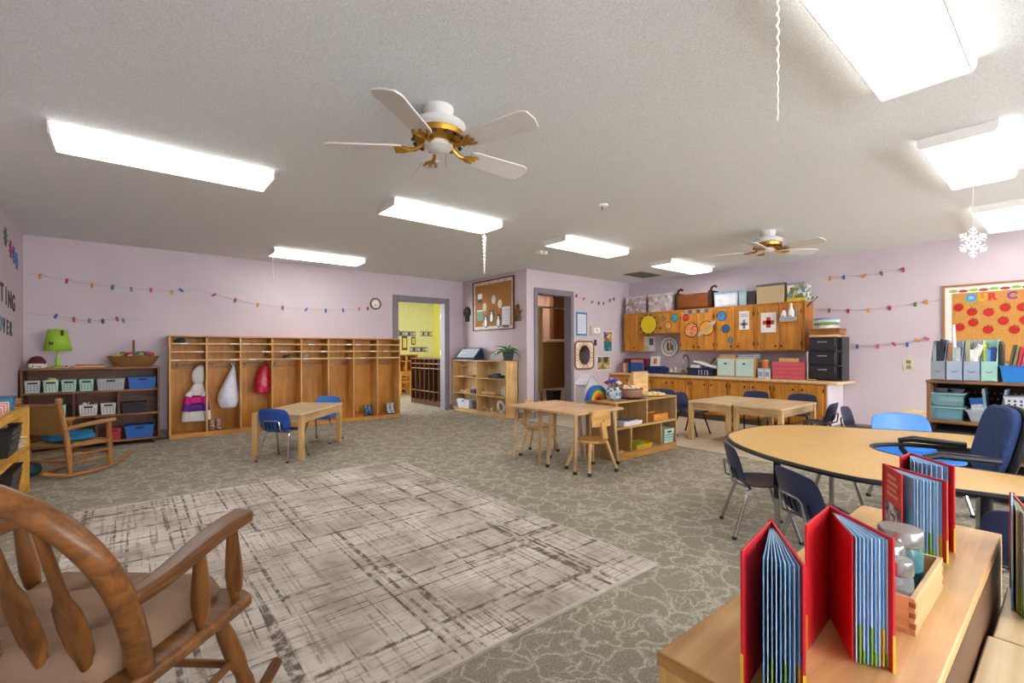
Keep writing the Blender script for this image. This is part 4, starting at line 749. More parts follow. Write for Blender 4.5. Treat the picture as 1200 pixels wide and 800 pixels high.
t = thing('pink_drawer_box', 'coral pink box with four thin stacked drawers', 'drawer box', (7.37, 2.464, .707)); bx(.01, 0, 0, .3, .44, .25).build('body', pl('#c85560', .45, var=.05), t, bevel=.004)
for k in range(4): bx(-.004, .008, .006+k*.061, .01, .432, .06+k*.061).build('drawer', pl('#d45f68', .45, var=.05), t, bevel=.004)
t = thing('wooden_caddy', 'small wooden caddy of brown bits on the pink drawers', 'caddy', (7.48, 2.69, .957)); MB().bin(.06, .13, 0, .06, .135, .055, .01).build('tray', PINE['y'], t); MB().loft([(0, 0, .012, .04, .11), (0, 0, .05, .045, .11), (0, 0, .06, .02, .08)], 14, .1).build('contents', pl('#6a3b2a', var=.4), t)
t = thing('drawer_tower', 'black plastic tower of three drawers with grey pulls', 'drawer tower', (7.36, 2.08, .707)); BKP = pl('#232128', .35)
bx(.01, 0, 0, .34, .33, .6).build('body', BKP, t, bevel=.006)
for k in range(3):
    d = bx(-.012, .012, .03+k*.19, .01, .318, .205+k*.19).build('drawer', pl('#2b2830', .3), t, bevel=.008); bx(-.022, .11, .145+k*.19, -.012, .22, .16+k*.19).build('pull', pl('#8f8c92', .3), d)
t = thing('black_shelf_rack', 'narrow black open rack against the drawer tower', 'rack', (7.38, 2.02, .707)); 
for y in (0, .045): bx(0, y, 0, .3, y+.008, .6).build('side', BKP, t)
for z in (.0, .2, .4, .585): bx(0, .008, z, .3, .045, z+.012).build('shelf', pl('#6a6870', .4), t)
t = thing('maple_board', 'flat maple board on top of the black drawer tower', 'board', (7.36, 2.07, 1.307)); bx(-.01, .0, 0, .32, .33, .03).build('board', PINE['y'], t, bevel=.003); bx(.02, .02, .03, .3, .3, .033).build('felt', pl('#b9905a'), t)
t = thing('brown_box', 'brown wooden box on the maple board', 'box', (7.38, 2.07, 1.34)); bx(0, -.02, 0, .28, .32, .08).build('box', wood('#7a4a22', '#a8713c', 'y'), t, bevel=.003); bx(-.004, -.024, .06, .284, .324, .082).build('lid', wood('#6e4220', '#96622f', 'y'), t)
t = thing('cloth_pile', 'pile of folded white and green fabric on the brown box', 'fabric', (7.5, 2.23, 1.423))
for k, (c, h) in enumerate((('#d8cdc8', .05), ('#6f9a4a', .03), ('#c5ccd4', .045), ('#8fa3b8', .03))): MB().loft([(0, 0, 0, .11, .14), (0, 0, .006, .12, .15), (0, 0, h-.006, .12, .15), (0, 0, h, .1, .13)], 20, .05).build('fold', pl(c, .9, var=.3), t).location = (0, .01*(k % 2), [0, .05, .08, .125][k])
t = thing('yellow_ruler_set', 'small yellow and red tray at the foot of the drawer tower', 'tray', (7.29, 2.2, .707)); bx(-.03, -.02, 0, .03, .2, .012).build('tray', pl('#7a2f26'), t); bx(-.02, .1, .012, .02, .19, .022).build('ruler', pl('#d8c04a'), t)
t = thing('upright_board', 'white upright board between pink drawers and black tower', 'board', (7.45, 2.435, .707)); bx(-.06, -.006, 0, .2, .006, .4).build('board', pl('#cfc9cc', .4), t); bx(-.065, -.009, 0, -.06, .009, .4).build('edge', WHT, t)
# ------------------------------------------------------------------ wall cabinets
def wall_cab(y0, y1, z0, z1, label, doors, one=False):
    t = thing('wall_cabinet', label, 'cabinet', (7.54, y0, z0), 0, 'wall cabinets'); w = y1-y0; h = z1-z0
    bx(0, 0, 0, .33, w, h).build('body', KIT['z'], t)
    for a, b, kp in doors:
        d = bx(-.02, a, .02, 0, b, h-.045).build('door', wood('#ab6a22', '#d8953f', 'z', s=.7), t, bevel=.006)
        if kp is not None: MB().lathe([(.006, 0), (.006, .012), (.015, .018), (.013, .026), (.001, .03)], (0, 0, 0), 12, TR(-.02, kp, .075, 0, 0, -PI/2)).build('knob', KNB, d)
        for z in (.08, h-.18): bx(-.022, (a if kp is not None and kp > (a+b)/2 else b)-.004, z, -.001, (a if kp is not None and kp > (a+b)/2 else b)+.006, z+.06).build('hinge', KNB, d)
wall_cab(5.33, 5.70, 1.107, 1.845, 'narrow single door wall cabinet next to the corner', [(.05, .32, .1)])
wall_cab(4.49, 5.33, 1.43, 1.845, 'short wall cabinet over the sink with the paper sun', [(.03, .41, None), (.42, .81, None)])
wall_cab(3.84, 4.49, 1.115, 1.845, 'wall cabinet with the paper ringed planet', [(.03, .322, .28), (.328, .62, .37)])
wall_cab(3.2, 3.84, 1.115, 1.845, 'wall cabinet with three small blue planets', [(.03, .316, .27), (.322, .61, .37)])
wall_cab(2.52, 3.2, 1.115, 1.845, 'end wall cabinet with the red cross sign', [(.04, .336, .3), (.342, .64, .38)])
# paper planets on the doors
def disc(name, label, y, z, r, m, off=.022, parts=(), X=7.54):
    t = thing(name, label, 'paper cutout', (X-off, y, z), 0, 'paper planets on the cabinets'); F0 = onX(0, 0, 0, 0)
    MB().prism([(r*1.12*math.cos(k*PI/14), r*1.12*math.sin(k*PI/14)) for k in range(28)], 0, .002, F0).build('outline', pl('#2c2620'), t)
    MB().prism([(r*math.cos(k*PI/14), r*math.sin(k*PI/14)) for k in range(28)], .002, .004, F0).build('disc', m, t)
    for f in parts: f(t, F0)
    return t
def rays(t, F0):
    for k in range(22):
        a = 2*PI*k/22; MB().prism([(-.02, 0), (.02, 0), (0, .06)], 0, .003, F0 @ Matrix.Rotation(a, 4, 'Z') @ Matrix.Translation((0, .165, 0))).build('ray', pl('#5a3f16') if k % 2 else pl('#a87a1c'), t)
disc('paper_sun', 'large yellow paper sun with brown rays', 5.12, 1.615, .165, pl('#ddc321', .6, var=.05), .0245, (rays,))
disc('paper_planet', 'small grey paper planet beside the sun', 4.81, 1.715, .045, pl('#8f7a5c', var=.3)); disc('paper_planet', 'green blue paper earth', 4.58, 1.705, .065, pattern(['#2a8a78', '#3fa8a0', '#2a6f9c'], 14)); disc('paper_planet', 'small pale orange paper planet under the earth', 4.71, 1.575, .055, pl('#d8a868', var=.2)); disc('paper_planet', 'tiny dark red paper moon', 4.86, 1.535, .02, pl('#8c2d1c'))
disc('paper_planet', 'small red paper planet on the ringed planet cabinet', 4.365, 1.7, .055, pattern(['#a3261c', '#c43a26', '#6e1a14'], 12))
disc('paper_planet', 'large orange striped paper planet', 4.265, 1.48, .115, pattern(['#c4622e', '#e2a468', '#b4482a', '#e8c49a'], 7, stretch=(1, 1, 5)))
def ring(t, F0):
    F1 = F0 @ Matrix.Rotation(R(38), 4, 'Z')
    MB().prism([(.2*math.cos(k*PI/16), .045*math.sin(k*PI/16)) for k in range(32)], .004, .006, F1).build('ring', pl('#b9a58c', var=.2), t); MB().prism([(.11*math.cos(k*PI/14), .11*math.sin(k*PI/14)*.9+.012) for k in range(15)], .006, .008, F1).build('upper_half', pl('#d99a3c', var=.15), t)
disc('paper_planet', 'orange paper planet with a tilted ring', 3.985, 1.5, .115, pl('#d99a3c', var=.15), .022, (ring,))
for y, z, r, c, l in ((3.725, 1.69, .07, '#3f7fb5', 'larger blue paper planet, topmost of three'), (3.66, 1.48, .062, '#24587f', 'dark blue paper planet, middle of three'), (3.585, 1.295, .04, '#5a8290', 'smallest blue paper planet, lowest of three')): disc('paper_planet', l, y, z, r, pl(c, var=.3))
def sign(name, label, y, z, w, h, c, bits):
    t = thing(name, label, 'sign', (7.518, y, z)); F0 = onX(0, 0, 0, 0); MB().box(-w/2, -h/2, 0, w/2, h/2, .003, F0).build('sheet', WHT, t)
    for b in bits: MB().box(b[0], b[1], .003, b[2], b[3], .0045, F0).build(b[5], pl(b[4]), t)
sign('red_cross_sign', 'white square sign with a red cross', 3.005, 1.55, .22, .3, 0, [(-.08, -.03, .08, .03, '#cf3b26', 'cross_bar'), (-.03, -.08, .03, .08, '#cf3b26', 'cross_upright')])
sign('grey_cross_sign', 'tall white sign with a grey cross', 3.367, 1.6, .155, .29, 0, [(-.055, -.08, .055, -.04, '#8d8f98', 'cross_bar'), (-.02, -.13, .02, .01, '#8d8f98', 'cross_upright'), (-.06, .06, .06, .075, '#b4aeb0', 'text_line'), (-.06, .09, .04, .105, '#b4aeb0', 'text_line')])
# banner above the ringed planet
t = thing('word_banner', 'narrow dark paper banner along the cabinet top', 'banner', (7.518, 4.17, 1.8)); 
for k in range(6): MB().box(-.028, -.03, 0, .028, .03, .003, onX(.19-.075*k, -.004*(k % 2), 0, 0)).build('card', pl('#4d5563' if k % 2 else '#8c94a0'), t)
# bottles in a wire rack
t = thing('wire_rack', 'small clear bottle rack fixed to the end wall cabinet', 'rack', (7.42, 2.7, 1.54)); MB().bin(.05, .1, 0, .05, .1, .07, .004).build('tray', glass('#c9c4bd', .2, .5), t); bx(.05, -.1, 0, .1, .1, .2).build('back_plate', glass('#c9c4bd', .2, .4), t)
for k, (y, h, c) in enumerate(((2.75, .21, '#c2304a'), (2.655, .26, '#e6e4e0'))):
    t = thing('spray_bottle', ['white bottle with a red cap in the wire rack', 'taller white bottle with white cap in the rack'][k], 'bottle', (7.42, y, 1.545)); MB().lathe([(.035, 0), (.038, .01), (.038, h*.55), (.018, h*.75), (.014, h*.8)], n=16).build('bottle', WHT, t); MB().lathe([(.016, h*.8), (.015, h), (.001, h+.005)], n=12).build('cap', pl(c), t); bx(-.04, -.018, .03, -.034, .018, .09).build('label', pl('#9a95a0', var=.3), t)
# boxes above the cabinets
def topbox(label, y0, y1, h, m, lid, x=7.60, d=.24, name='storage_box', z=1.846):
    t = thing(name, label, 'box', (x, (y0+y1)/2, z), 0, 'boxes above the cabinets'); w = (y1-y0)/2; MB().taper(d/2, w-.012, 0, d/2, w-.004, h-.03, d/2, 0).build('body', m, t); bx(-.006, -w, h-.035, d+.006, w, h).build('lid', lid, t, bevel=.004); return t
FL1 = pattern(['#b7a3b0', '#cdbfc6', '#8a9a7a', '#d8d0d2', '#b08a9c'], 16, kind='cell'); FL2 = pattern(['#c9c3c6', '#d9d4d4', '#a3a48c', '#c98fa4', '#b9b2b8'], 13, kind='cell')
topbox('flowered storage box next to the corner above the cabinets', 5.24, 5.70, .33, FL1, pl('#d8d0d6')); topbox('flowered storage box with pink prints beside the treasure chest', 4.68, 5.19, .33, FL2, pl('#ddd6da'))
t = thing('treasure_chest', 'brown wooden chest with curled dark ends above cabinets', 'chest', (7.58, 4.28, 1.846)); WC = wood('#5e3018', '#96562a', 'y')
bx(.02, -.3, .03, .25, .3, .27).build('body', WC, t, bevel=.01); bx(0, -.34, 0, .27, .34, .035).build('foot', wood('#3a1c10', '#5e3018', 'y'), t, bevel=.01)
for s_ in (-1, 1):
    bx(.0, s_*.31-.03, .0, .26, s_*.31+.03, .3).build('end_post', wood('#2e160d', '#4c2616', 'z'), t, bevel=.01); MB().tube([(.05, s_*.31, .3), (.05, s_*.31-.02, .35), (.05, s_*.31-.07, .37), (.05, s_*.31-.1, .34)], .022, 8).build('scroll', wood('#2e160d', '#4c2616', 'z'), t)
t = topbox('clear storage box with blue lid and white papers above cabinets', 3.5, 3.9, .25, pl('#c5d2dc', .3, var=.08), pl('#7fa0b8')); bx(-.004, -.16, .03, 0, .16, .19).build('paper', pl('#dfe3ea'), t)
topbox('small pale blue box beside the big beige box', 3.36, 3.49, .24, pl('#a9c4c9', .5), pl('#8fb0b5')); topbox('small dark box squeezed beside the beige box', 3.23, 3.35, .22, pl('#3d3238', .5), pl('#4a3d44'))
topbox('big plain beige box with grey lid above the end cabinet', 2.81, 3.22, .3, pl('#c9b48e', .7, var=.04), pl('#6f6e72'))
t = topbox('patterned green and white box with yellow base above end cabinet', 2.53, 2.78, .28, pattern(['#dcdcd8', '#6f8f9a', '#e8e6e0', '#5f7a4a', '#c9b65a'], 20, kind='cell'), pl('#8d96a8')); bx(-.004, -.125, 0, 0, .125, .05).build('yellow_band', pl('#d8c23a'), t)
t = thing('coiled_cord', 'dark wire hooks at the end of the wall cabinets', 'wire', (7.62, 2.5, 1.75))
for k in range(2): MB().tube([(0, .02, 0), (0, -.03-.04*k, .09), (0, -.06-.05*k, .13)], .005, 6).build('wire', BLK, t); MB().ball((0, -.06-.05*k, .135), .012, 8).build('tip', BLK, t)
# plate and towel dispenser on the wall
t = thing('wall_plate', 'large white round picture plate above the sink', 'plate', (XR, 4.9, 1.2)); F0 = onX(0, 0, 0, 0)
MB().lathe([(.001, .012), (.13, .012), (.185, .03), (.19, .026), (.14, 0), (.001, 0)], (0, 0, 0), 36, F0).build('dish', pl('#e5e2e0', .3, var=.03), t); MB().lathe([(.182, .024), (.194, .03), (.194, .02), (.186, .016)], (0, 0, 0), 36, F0, cap=False).build('rim_line', pl('#3a3836', .4), t); MB().lathe([(.122, .0125), (.128, .0145), (.134, .0135)], (0, 0, 0), 36, F0, cap=False).build('inner_line', pl('#6a6562'), t)
for y, z, w, h, c in ((.03, .0, .03, .15, '#3b2c22'), (-.03, .01, .03, .13, '#b08a52'), (-.065, -.02, .025, .1, '#51493e'), (.0, -.05, .04, .06, '#c9a878')): MB().box(-w/2, -h/2, .012, w/2, h/2, .016, onX(y, z, 0, 0)).build('painted_figure', pl(c), t)
t = thing('towel_dispenser', 'white paper towel dispenser under the corner cabinet', 'dispenser', (7.68, 5.21, 1.11)); bx(0, 0, 0, .19, .19, .29).build('body', pl('#dcdad6', .35, var=.03), t, bevel=.012); bx(-.004, .02, .02, 0, .17, .1).build('front_panel', pl('#c5c2bd', .3), t); bx(-.01, -.015, .12, .1, 0, .25).build('side_lever', pl('#5c5b62'), t)
t = thing('wall_outlet', 'beige electric outlet plate on the right wall', 'outlet', (XR, 1.42, .936)); bx(-.008, -.06, -.08, 0, .06, .08).build('plate', pl('#cfc6ae', .45), t, bevel=.003)
for z in (-.035, .035): bx(-.011, -.025, z-.02, -.008, .025, z+.02).build('socket', pl('#8d8064'), t)

# ------------------------------------------------------------------ rug
t = thing('area_rug', 'large cream area rug with a broken dark plaid pattern', 'rug', (.93, 2.936, 0)); bx(-1.21, -1.515, 0, 1.21, 1.515, .012).build('pile', m_rug(), t)
m = MB()
for a in ((-1.216, -1.521, 1.216, -1.512), (-1.216, 1.512, 1.216, 1.521), (-1.216, -1.512, -1.207, 1.512), (1.207, -1.512, 1.216, 1.512)): m.box(a[0], a[1], 0, a[2], a[3], .013)
m.build('binding', pl('#c9c1b2', .9), t)
# ------------------------------------------------------------------ blue stacking chairs
def shell(prof, cols=9):
    q = MB(); n = len(prof)
    for (y, z, w, cy, cz) in prof:
        for k in range(cols):
            u = k/(cols-1)*2-1; q.v.append((u*w, y+cy*u*u, z+cz*u*u))
    for i in range(n-1):
        for k in range(cols-1): q.f.append((i*cols+k, i*cols+k+1, (i+1)*cols+k+1, (i+1)*cols+k))
    return q
CHROME = pl('#b4b6b8', .18, 1., var=.03)
def stack_chair(label, mat, loc, rz, group, scale=1., frame=CHROME):
    t = thing('stacking_chair', label, 'chair', loc, rz, group, scale)
    shell([(.17, .292, .15, 0, .0), (.155, .312, .17, 0, .008), (.06, .313, .18, 0, .012), (-.05, .304, .18, .0, .014), (-.115, .31, .178, .01, .012), (-.15, .338, .176, .03, .004)]).build('seat', mat, t, sub=1, solid=.007)
    bk = shell([(-.148, .336, .176, .03, .004), (-.165, .38, .178, .035, 0), (-.178, .44, .18, .035, 0), (-.19, .50, .174, .03, -.002), (-.198, .54, .155, .025, -.008), (-.2, .552, .13, .02, -.012)]).build('backrest', mat, t, sub=1, solid=.007)
    for k in range(5): MB().box(-.006, -.0055, -.03, .006, .0055, .03, TR(-.09+.045*k, -.162+.035*((-.09+.045*k)/.18)**2, .375, 0, R(18))).build('slot', pl('#10131c', .8), bk)
    for s_ in (-1, 1):
        for y0, y1 in ((.09, .175), (-.1, -.185)):
            lg = MB().tube([(s_*.12, y0*.85, .296), (s_*.14, y0, .275), (s_*.15, y0+(y1-y0)*.3, .2), (s_*.175, y1, .006)], .0105, 8).build('leg', frame, t)
            MB().lathe([(.013, 0), (.015, .004), (.013, .018)], (s_*.175, y1, 0), 10).build('glide', BLK, lg)
    MB().cyl((-.12, .076, .296), (.12, .076, .296), .0105, n=8).cyl((-.12, -.085, .296), (.12, -.085, .296), .0105, n=8).build('seat_rails', frame, t)
    MB().tube([(-.085, -.1, .296), (-.09, -.178, .33), (-.085, -.19, .41), (-.07, -.193, .425), (.07, -.193, .425), (.085, -.19, .41), (.09, -.178, .33), (.085, -.1, .296)], .007, 8).build('back_tube', frame, t)
    return t
def faced(x, y, deg): return (x, y, 0), R(deg-90)
BLU = pl('#2a4f9c', .35, var=.08); NAVY = pl('#27345f', .35, var=.1); NAVYB = pl('#1f2b4e', .4, var=.1); BRIGHT = pl('#2f7fdc', .35, var=.08)
l, r_ = faced(1.27, 5.36, 42); c0 = stack_chair('blue plastic chair with chrome legs, back to the rug, at the low table', BLU, l, r_, 'blue plastic chairs')
l, r_ = faced(1.9, 6.08, 226); copy_tree(c0, l, r_, 'blue plastic chair between the low table and the cubbies', mat=pl('#3f7fc9', .3), part=('seat', 'backrest'))  # highlight on the chair back is put into this lighter blue
BFR = pl('#26262b', .35, .6); g = 'navy chairs around the kitchen tables'
l, r_ = faced(5.92, 3.36, 270); c1 = stack_chair('dark navy chair at the end of the paired tables, near the toy shelf', NAVYB, l, r_, g, 1., BFR)
for x, y, a, lb in ((6.72, 2.92, 180, 'dark navy chair between the paired tables and the mint file drawers'), (6.72, 2.33, 180, 'dark navy chair between the paired tables and the end cabinet doors'), (6.02, 1.90, 90, 'dark navy chair at the end of the paired tables facing the toy shelf'), (5.33, 3.5, 200, 'dark chair standing behind the end of the toy shelf')):
    l, r_ = faced(x, y, a); copy_tree(c1, l, r_, lb, scale=1.12 if x == 5.33 else None)
g = 'navy chairs around the horseshoe table'
l, r_ = faced(3.05, 1.275, -52); c2 = stack_chair('navy chair at the tip of the horseshoe table, apart from the books', NAVY, l, r_, g)
l, r_ = faced(2.64, .78, -38); copy_tree(c2, l, r_, 'navy chair at the horseshoe table just behind the red books')
l, r_ = faced(2.66, .09, 8); copy_tree(c2, l, r_, 'navy chair half hidden beside the tall striped book')
l, r_ = faced(4.40, .745, 222); copy_tree(c2, l, r_, 'bright blue chair between the horseshoe table and the file shelf', scale=1.17, mat=BRIGHT, part=('seat', 'backrest'))
l, r_ = faced(5.95, 1.44, 270); copy_tree(c1, l, r_, 'dark navy chair at the square table by the right wall', 'chairs by the right wall', scale=.95)
# ------------------------------------------------------------------ rectangular school tables
def school_table(label, x, y, deg, group='rectangular wooden tables', w=1.04, d=.555, h=.49):
    t = thing('school_table', label, 'table', (x, y, 0), R(deg), group); a, b = w/2, d/2
    MB().prism([(p*(a-.02)+q[0], s_*(b-.02)+q[1]) for p, s_, q in ((1, 1, (.02, .0)), (1, 1, (0, .02)), (-1, 1, (0, .02)), (-1, 1, (-.02, 0)), (-1, -1, (-.02, 0)), (-1, -1, (0, -.02)), (1, -1, (0, -.02)), (1, -1, (.02, 0)))], h-.022, h).build('table_top', wood('#c9a87c', '#e0c7a0', 'x', .38), t, bevel=.003)
    for s_ in (-1, 1):
        bx(-a+.06, s_*(b-.03)-.01, h-.105, a-.06, s_*(b-.03)+.01, h-.022).build('apron', LIGHTW['x'], t); bx(s_*(a-.03)-.01, -b+.06, h-.105, s_*(a-.03)+.01, b-.06, h-.022).build('apron', LIGHTW['y'], t)
        for q in (-1, 1): bx(s_*(a-.035)-.026, q*(b-.035)-.026, 0, s_*(a-.035)+.026, q*(b-.035)+.026, h-.022).build('leg', wood('#b58a55', '#d9b680', 'z'), t, bevel=.004)
school_table('low wooden table standing alone before the cubbies', 1.535, 5.675, 48.5)
school_table('kitchen table of the pair, the one nearer the toy shelf', 6.01, 2.895, 0); school_table('kitchen table of the pair, the one nearer the end cabinet', 6.01, 2.325, 0)
school_table('wooden table by the right wall behind the file shelf', 6.02, .94, 0)
# ------------------------------------------------------------------ small tables with splayed round legs
def splay_table(label, x0, x1, y0, y1, h, feet):
    t = thing('toddler_table', label, 'table', ((x0+x1)/2, (y0+y1)/2, 0), 0, 'small joined wooden tables'); a, b = (x1-x0)/2, (y1-y0)/2
    MB().prism(rr(a, b, .03, 4), h-.022, h).build('table_top', wood('#bf8a58', '#e0b98a', 'x', .35), t, bevel=.004)
    MB().box(-a+.1, -b+.06, h-.04, a-.1, b-.06, h-.022).build('apron', LIGHTW['x'], t)
    for sx in (-1, 1):
        for sy in (-1, 1):
            lg = MB().cyl((sx*(a-.09), sy*(b-.07), h-.022), (sx*(a-.055), sy*(b-.045), .0 if not feet else .03), .021, .016).build('leg', LIGHTW['z'], t)
            if feet: MB().cyl((sx*(a-.055), sy*(b-.045), 0), (sx*(a-.055), sy*(b-.045), .032), .02).build('rubber_foot', BLK, lg)
splay_table('small wooden table with black rubber feet beside the toy shelf', 3.09, 3.82, 2.88, 3.33, .565, True)
splay_table('small wooden table with plain feet joined to another', 3.09, 3.82, 3.345, 3.85, .562, False)
def wooden_chair(label, x, y, deg):
    l, r_ = faced(x, y, deg); t = thing('beech_chair', label, 'chair', l, r_, 'beech wood chairs')
    MB().prism([(.16*math.cos(k*PI/10)*(1 if math.sin(k*PI/10) > 0 else .92), .155*math.sin(k*PI/10)) for k in range(20)], .275, .3).build('seat', BEECH['x'], t, bevel=.006)
    for sx in (-1, 1):
        for sy in (-1, 1):
            lg = MB().cyl((sx*.1, sy*.1, .275), (sx*.165, sy*.165, .028), .017, .015).build('leg', wood('#c99a5e', '#e4c08a', 'z'), t); MB().cyl((sx*.165, sy*.165, 0), (sx*.165, sy*.165, .03), .019).build('rubber_foot', BLK, lg)
    q = MB(); q.add([(-.03, -.14, .27), (.03, -.14, .27), (.03, -.1, .27), (-.03, -.1, .27), (-.032, -.2, .33), (.032, -.2, .33), (.032, -.155, .34), (-.032, -.155, .34), (-.028, -.175, .48), (.028, -.175, .48), (.028, -.14, .48), (-.028, -.14, .48)],
        [(0, 3, 2, 1), (0, 1, 5, 4), (1, 2, 6, 5), (2, 3, 7, 6), (3, 0, 4, 7), (4, 5, 9, 8), (5, 6, 10, 9), (6, 7, 11, 10), (7, 4, 8, 11), (8, 9, 10, 11)]); q.build('back_support', BEECH['z'], t, bevel=.004)
    b = MB(); n = 9
    for i in range(n):
        u = i/(n-1)*2-1
        for (yy, zz) in ((-.168, .43), (-.15, .43), (-.15, .575), (-.168, .575)): b.v.append((u*.115, yy+.025*u*u, zz))
    for i in range(n-1):
        for k in range(4): l_ = (k+1) % 4; b.f.append((i*4+k, (i+1)*4+k, (i+1)*4+l_, i*4+l_))
    b.f += [(0, 1, 2, 3), tuple((n-1)*4+k for k in (3, 2, 1, 0))]
    bo = b.build('backrest', BEECH['x'], t, bevel=.004); bx(-.005, -.172, .43, .005, -.166, .5).build('slot', pl('#5a3a18'), bo)
wooden_chair('beech chair with curved backrest pushed under the black footed table', 3.385, 2.94, 82); wooden_chair('beech chair pushed under the plain footed table', 3.5, 3.78, 300)
# ------------------------------------------------------------------ toy shelf in the middle
t = thing('toy_shelf', 'light wooden two-tier toy shelf in the room centre', 'shelf', (3.83, 3.0, 0)); Z = WH('#a07a48', '#caa26a'); Wd = 1.13
for x in (0, Wd-.02): bx(x, 0, 0, x+.02, .4, .586).build('side_panel', wood('#9a7a55', '#bf9c70', 'z'), t, bevel=.002)
bx(.02, .385, .0, Wd-.02, .4, .586).build('back_panel', Z['x'], t); bx(-.02, -.005, .586, Wd, .405, .606).build('top_board', Z['x'], t, bevel=.003)
bx(.02, 0, .315, Wd-.02, .385, .335).build('shelf_board', Z['x'], t); bx(.02, 0, .045, Wd-.02, .385, .065).build('bottom_board', Z['x'], t); bx(.02, 0, 0, Wd-.02, .018, .045).build('toe_board', HONEY['x'], t)
for x, z0, z1 in ((.54, .335, .586), (.25, .065, .315), (.81, .065, .315)): bx(x, .002, z0, x+.018, .385, z1).build('divider', Z['z'], t)
t = thing('rainbow_stacker', 'wooden rainbow arch toy, blue outside to red inside', 'toy', (3.86, 3.3, .607)); 
for k, c in enumerate(('#1f55a8', '#2a7a5c', '#d8b03a', '#d9772c', '#a82a1e')):
    ro, ri = .155-.027*k, .155-.027*(k+1)+.002; n = 18; q = MB()
    if k == 4: ri = .022
    pts = [(ro*math.cos(PI*i/n), ro*math.sin(PI*i/n)) for i in range(n+1)]+[(ri*math.cos(PI*i/n), ri*math.sin(PI*i/n)) for i in range(n, -1, -1)]
    F1 = Matrix(((1, 0, 0, 0), (0, 0, -1, 0), (0, 1, 0, 0), (0, 0, 0, 1))) 
    N = n+1; vs_ = [(x, y, z) for z in (0, .05) for x, y in pts]; M2 = 2*N; fs_ = []
    for i in range(n): fs_ += [(i, i+1, M2-2-i, M2-1-i)[::-1], (M2+i, M2+i+1, 2*M2-2-i, 2*M2-1-i)]
    for i in range(M2): j = (i+1) % M2; fs_.append((i, j, M2+j, M2+i))
    q.add(vs_, fs_, F1).build('arch', pl(c, .5), t)
t = thing('white_dollhouse', 'white gabled dollhouse box behind the rainbow toy', 'dollhouse', (4.42, 3.9, 0)); MB().prism([(-.13, 0), (.13, 0), (.13, .70), (0, .82), (-.13, .66)], -.08, .08, Matrix(((1, 0, 0, 0), (0, 0, -1, 0), (0, 1, 0, 0), (0, 0, 0, 1)))).build('house', pl('#cfcbd0', .5, var=.04), t)
for s_ in (-1, 1): MB().box(-.09, -.09, -.006, .09, .09, .006, TR(s_*.068, 0, .77, 0, 0, s_*R(42.7))).build('roof_panel', pl('#c3bfc6', .5), t)
MB().box(-.05, -.085, .45, .05, -.08, .6).build('window', pl('#b3b2ba'), t)
t = thing('flower_vase', 'blue and white patterned round vase', 'vase', (3.95, 3.12, .607)); MB().lathe([(.045, 0), (.07, .02), (.085, .06), (.08, .1), (.055, .125), (.06, .14), (.05, .14), (.045, .12)], n=24).build('vase', pattern(['#8fa6b4', '#5a7890', '#c5d0d2', '#48647c', '#a9b8ba'], 38, .25, kind='cell'), t)
MB().lathe([(.046, .132), (.001, .135)], n=18).build('water', pl('#4a5a5a'), t)
for k, (x, y, z, c) in enumerate(((-.05, 0, .2, '#3a3390'), (0, -.02, .21, '#4d45a8'), (.03, .0, .2, '#e8e4e6'), (.07, 0, .195, '#b8243c'), (.09, .02, .18, '#c93a4a'), (-.08, .02, .19, '#7a2a3c'), (.01, .04, .22, '#8d87c9'), (.05, -.03, .18, '#d8d4dc'))):
    t = thing('cloth_flower', {'#3a3390': 'deep violet', '#4d45a8': 'blue violet', '#e8e4e6': 'white', '#b8243c': 'crimson', '#c93a4a': 'bright red', '#7a2a3c': 'maroon', '#8d87c9': 'lavender', '#d8d4dc': 'pale'}[c]+' flower in the blue and white vase', 'flower', (3.95, 3.12, .607), 0, 'flowers in the vase'); MB().tube([(x*.2, y*.2, .05), (x*.5, y*.5, .13), (x, y, z)], .004, 5).build('stem', pl('#3f6a34'), t)
    MB().ball((x, y, z), .022, 10).build('head', pl(c, .8, var=.2), t)
    for j in range(5): a = j*1.2566; MB().ball((x+.022*math.cos(a), y+.022*math.sin(a), z), .015, 8, 1, 1, .6).build('petal', pl(c, .8, var=.2), t)
t = thing('serving_plate', 'dark brown plate under the woven basket on the toy shelf', 'plate', (4.28, 3.15, .607)); MB().lathe([(.11, 0), (.16, .012), (.165, .018), (.1, .01), (.001, .01)], n=28).build('dish', pl('#55302a', .4), t); MB().lathe([(.155, .0115), (.167, .018), (.165, .02)], n=28).build('rim', pl('#6e4038', .4), t)
t = thing('woven_bowl', 'pinkish woven bowl full of pale shells', 'basket', (4.28, 3.15, .619)); MB().lathe([(.1, 0), (.12, .02), (.135, .09), (.125, .092), (.11, .02), (.001, .012)], n=28).build('bowl', weave('#8a5a48', '#d0a890', 160), t); MB().tube([(.131*math.cos(a), .131*math.sin(a), .092) for a in [2*PI*i/24 for i in range(25)]], .007, 6).build('rim', pl('#6e4534'), t)
for k in range(14): a = k*2.4; r_ = .027*math.sqrt(k); MB().ball((r_*math.cos(a), r_*math.sin(a), .085+.012*(k % 3)), .026, 8, 1, .8, .7).build('shell', pl('#dcc7a8', .6, var=.2), t)
t = thing('cream_puzzle', 'cream plate of pale wooden chips on the toy shelf', 'plate', (4.7, 3.16, .607)); MB().lathe([(.1, 0), (.15, .012), (.145, .014), (.001, .008)], n=24, sx=1.15).build('dish', pl('#d8b872', .5), t)
for k in range(22): a = k*2.4; r_ = .03*math.sqrt(k); MB().ball((r_*1.1*math.cos(a), r_*math.sin(a), .02+.006*(k % 3)), .022, 8, 1, 1, .5).build('chip', pl('#e6d49a', .6, var=.15), t)
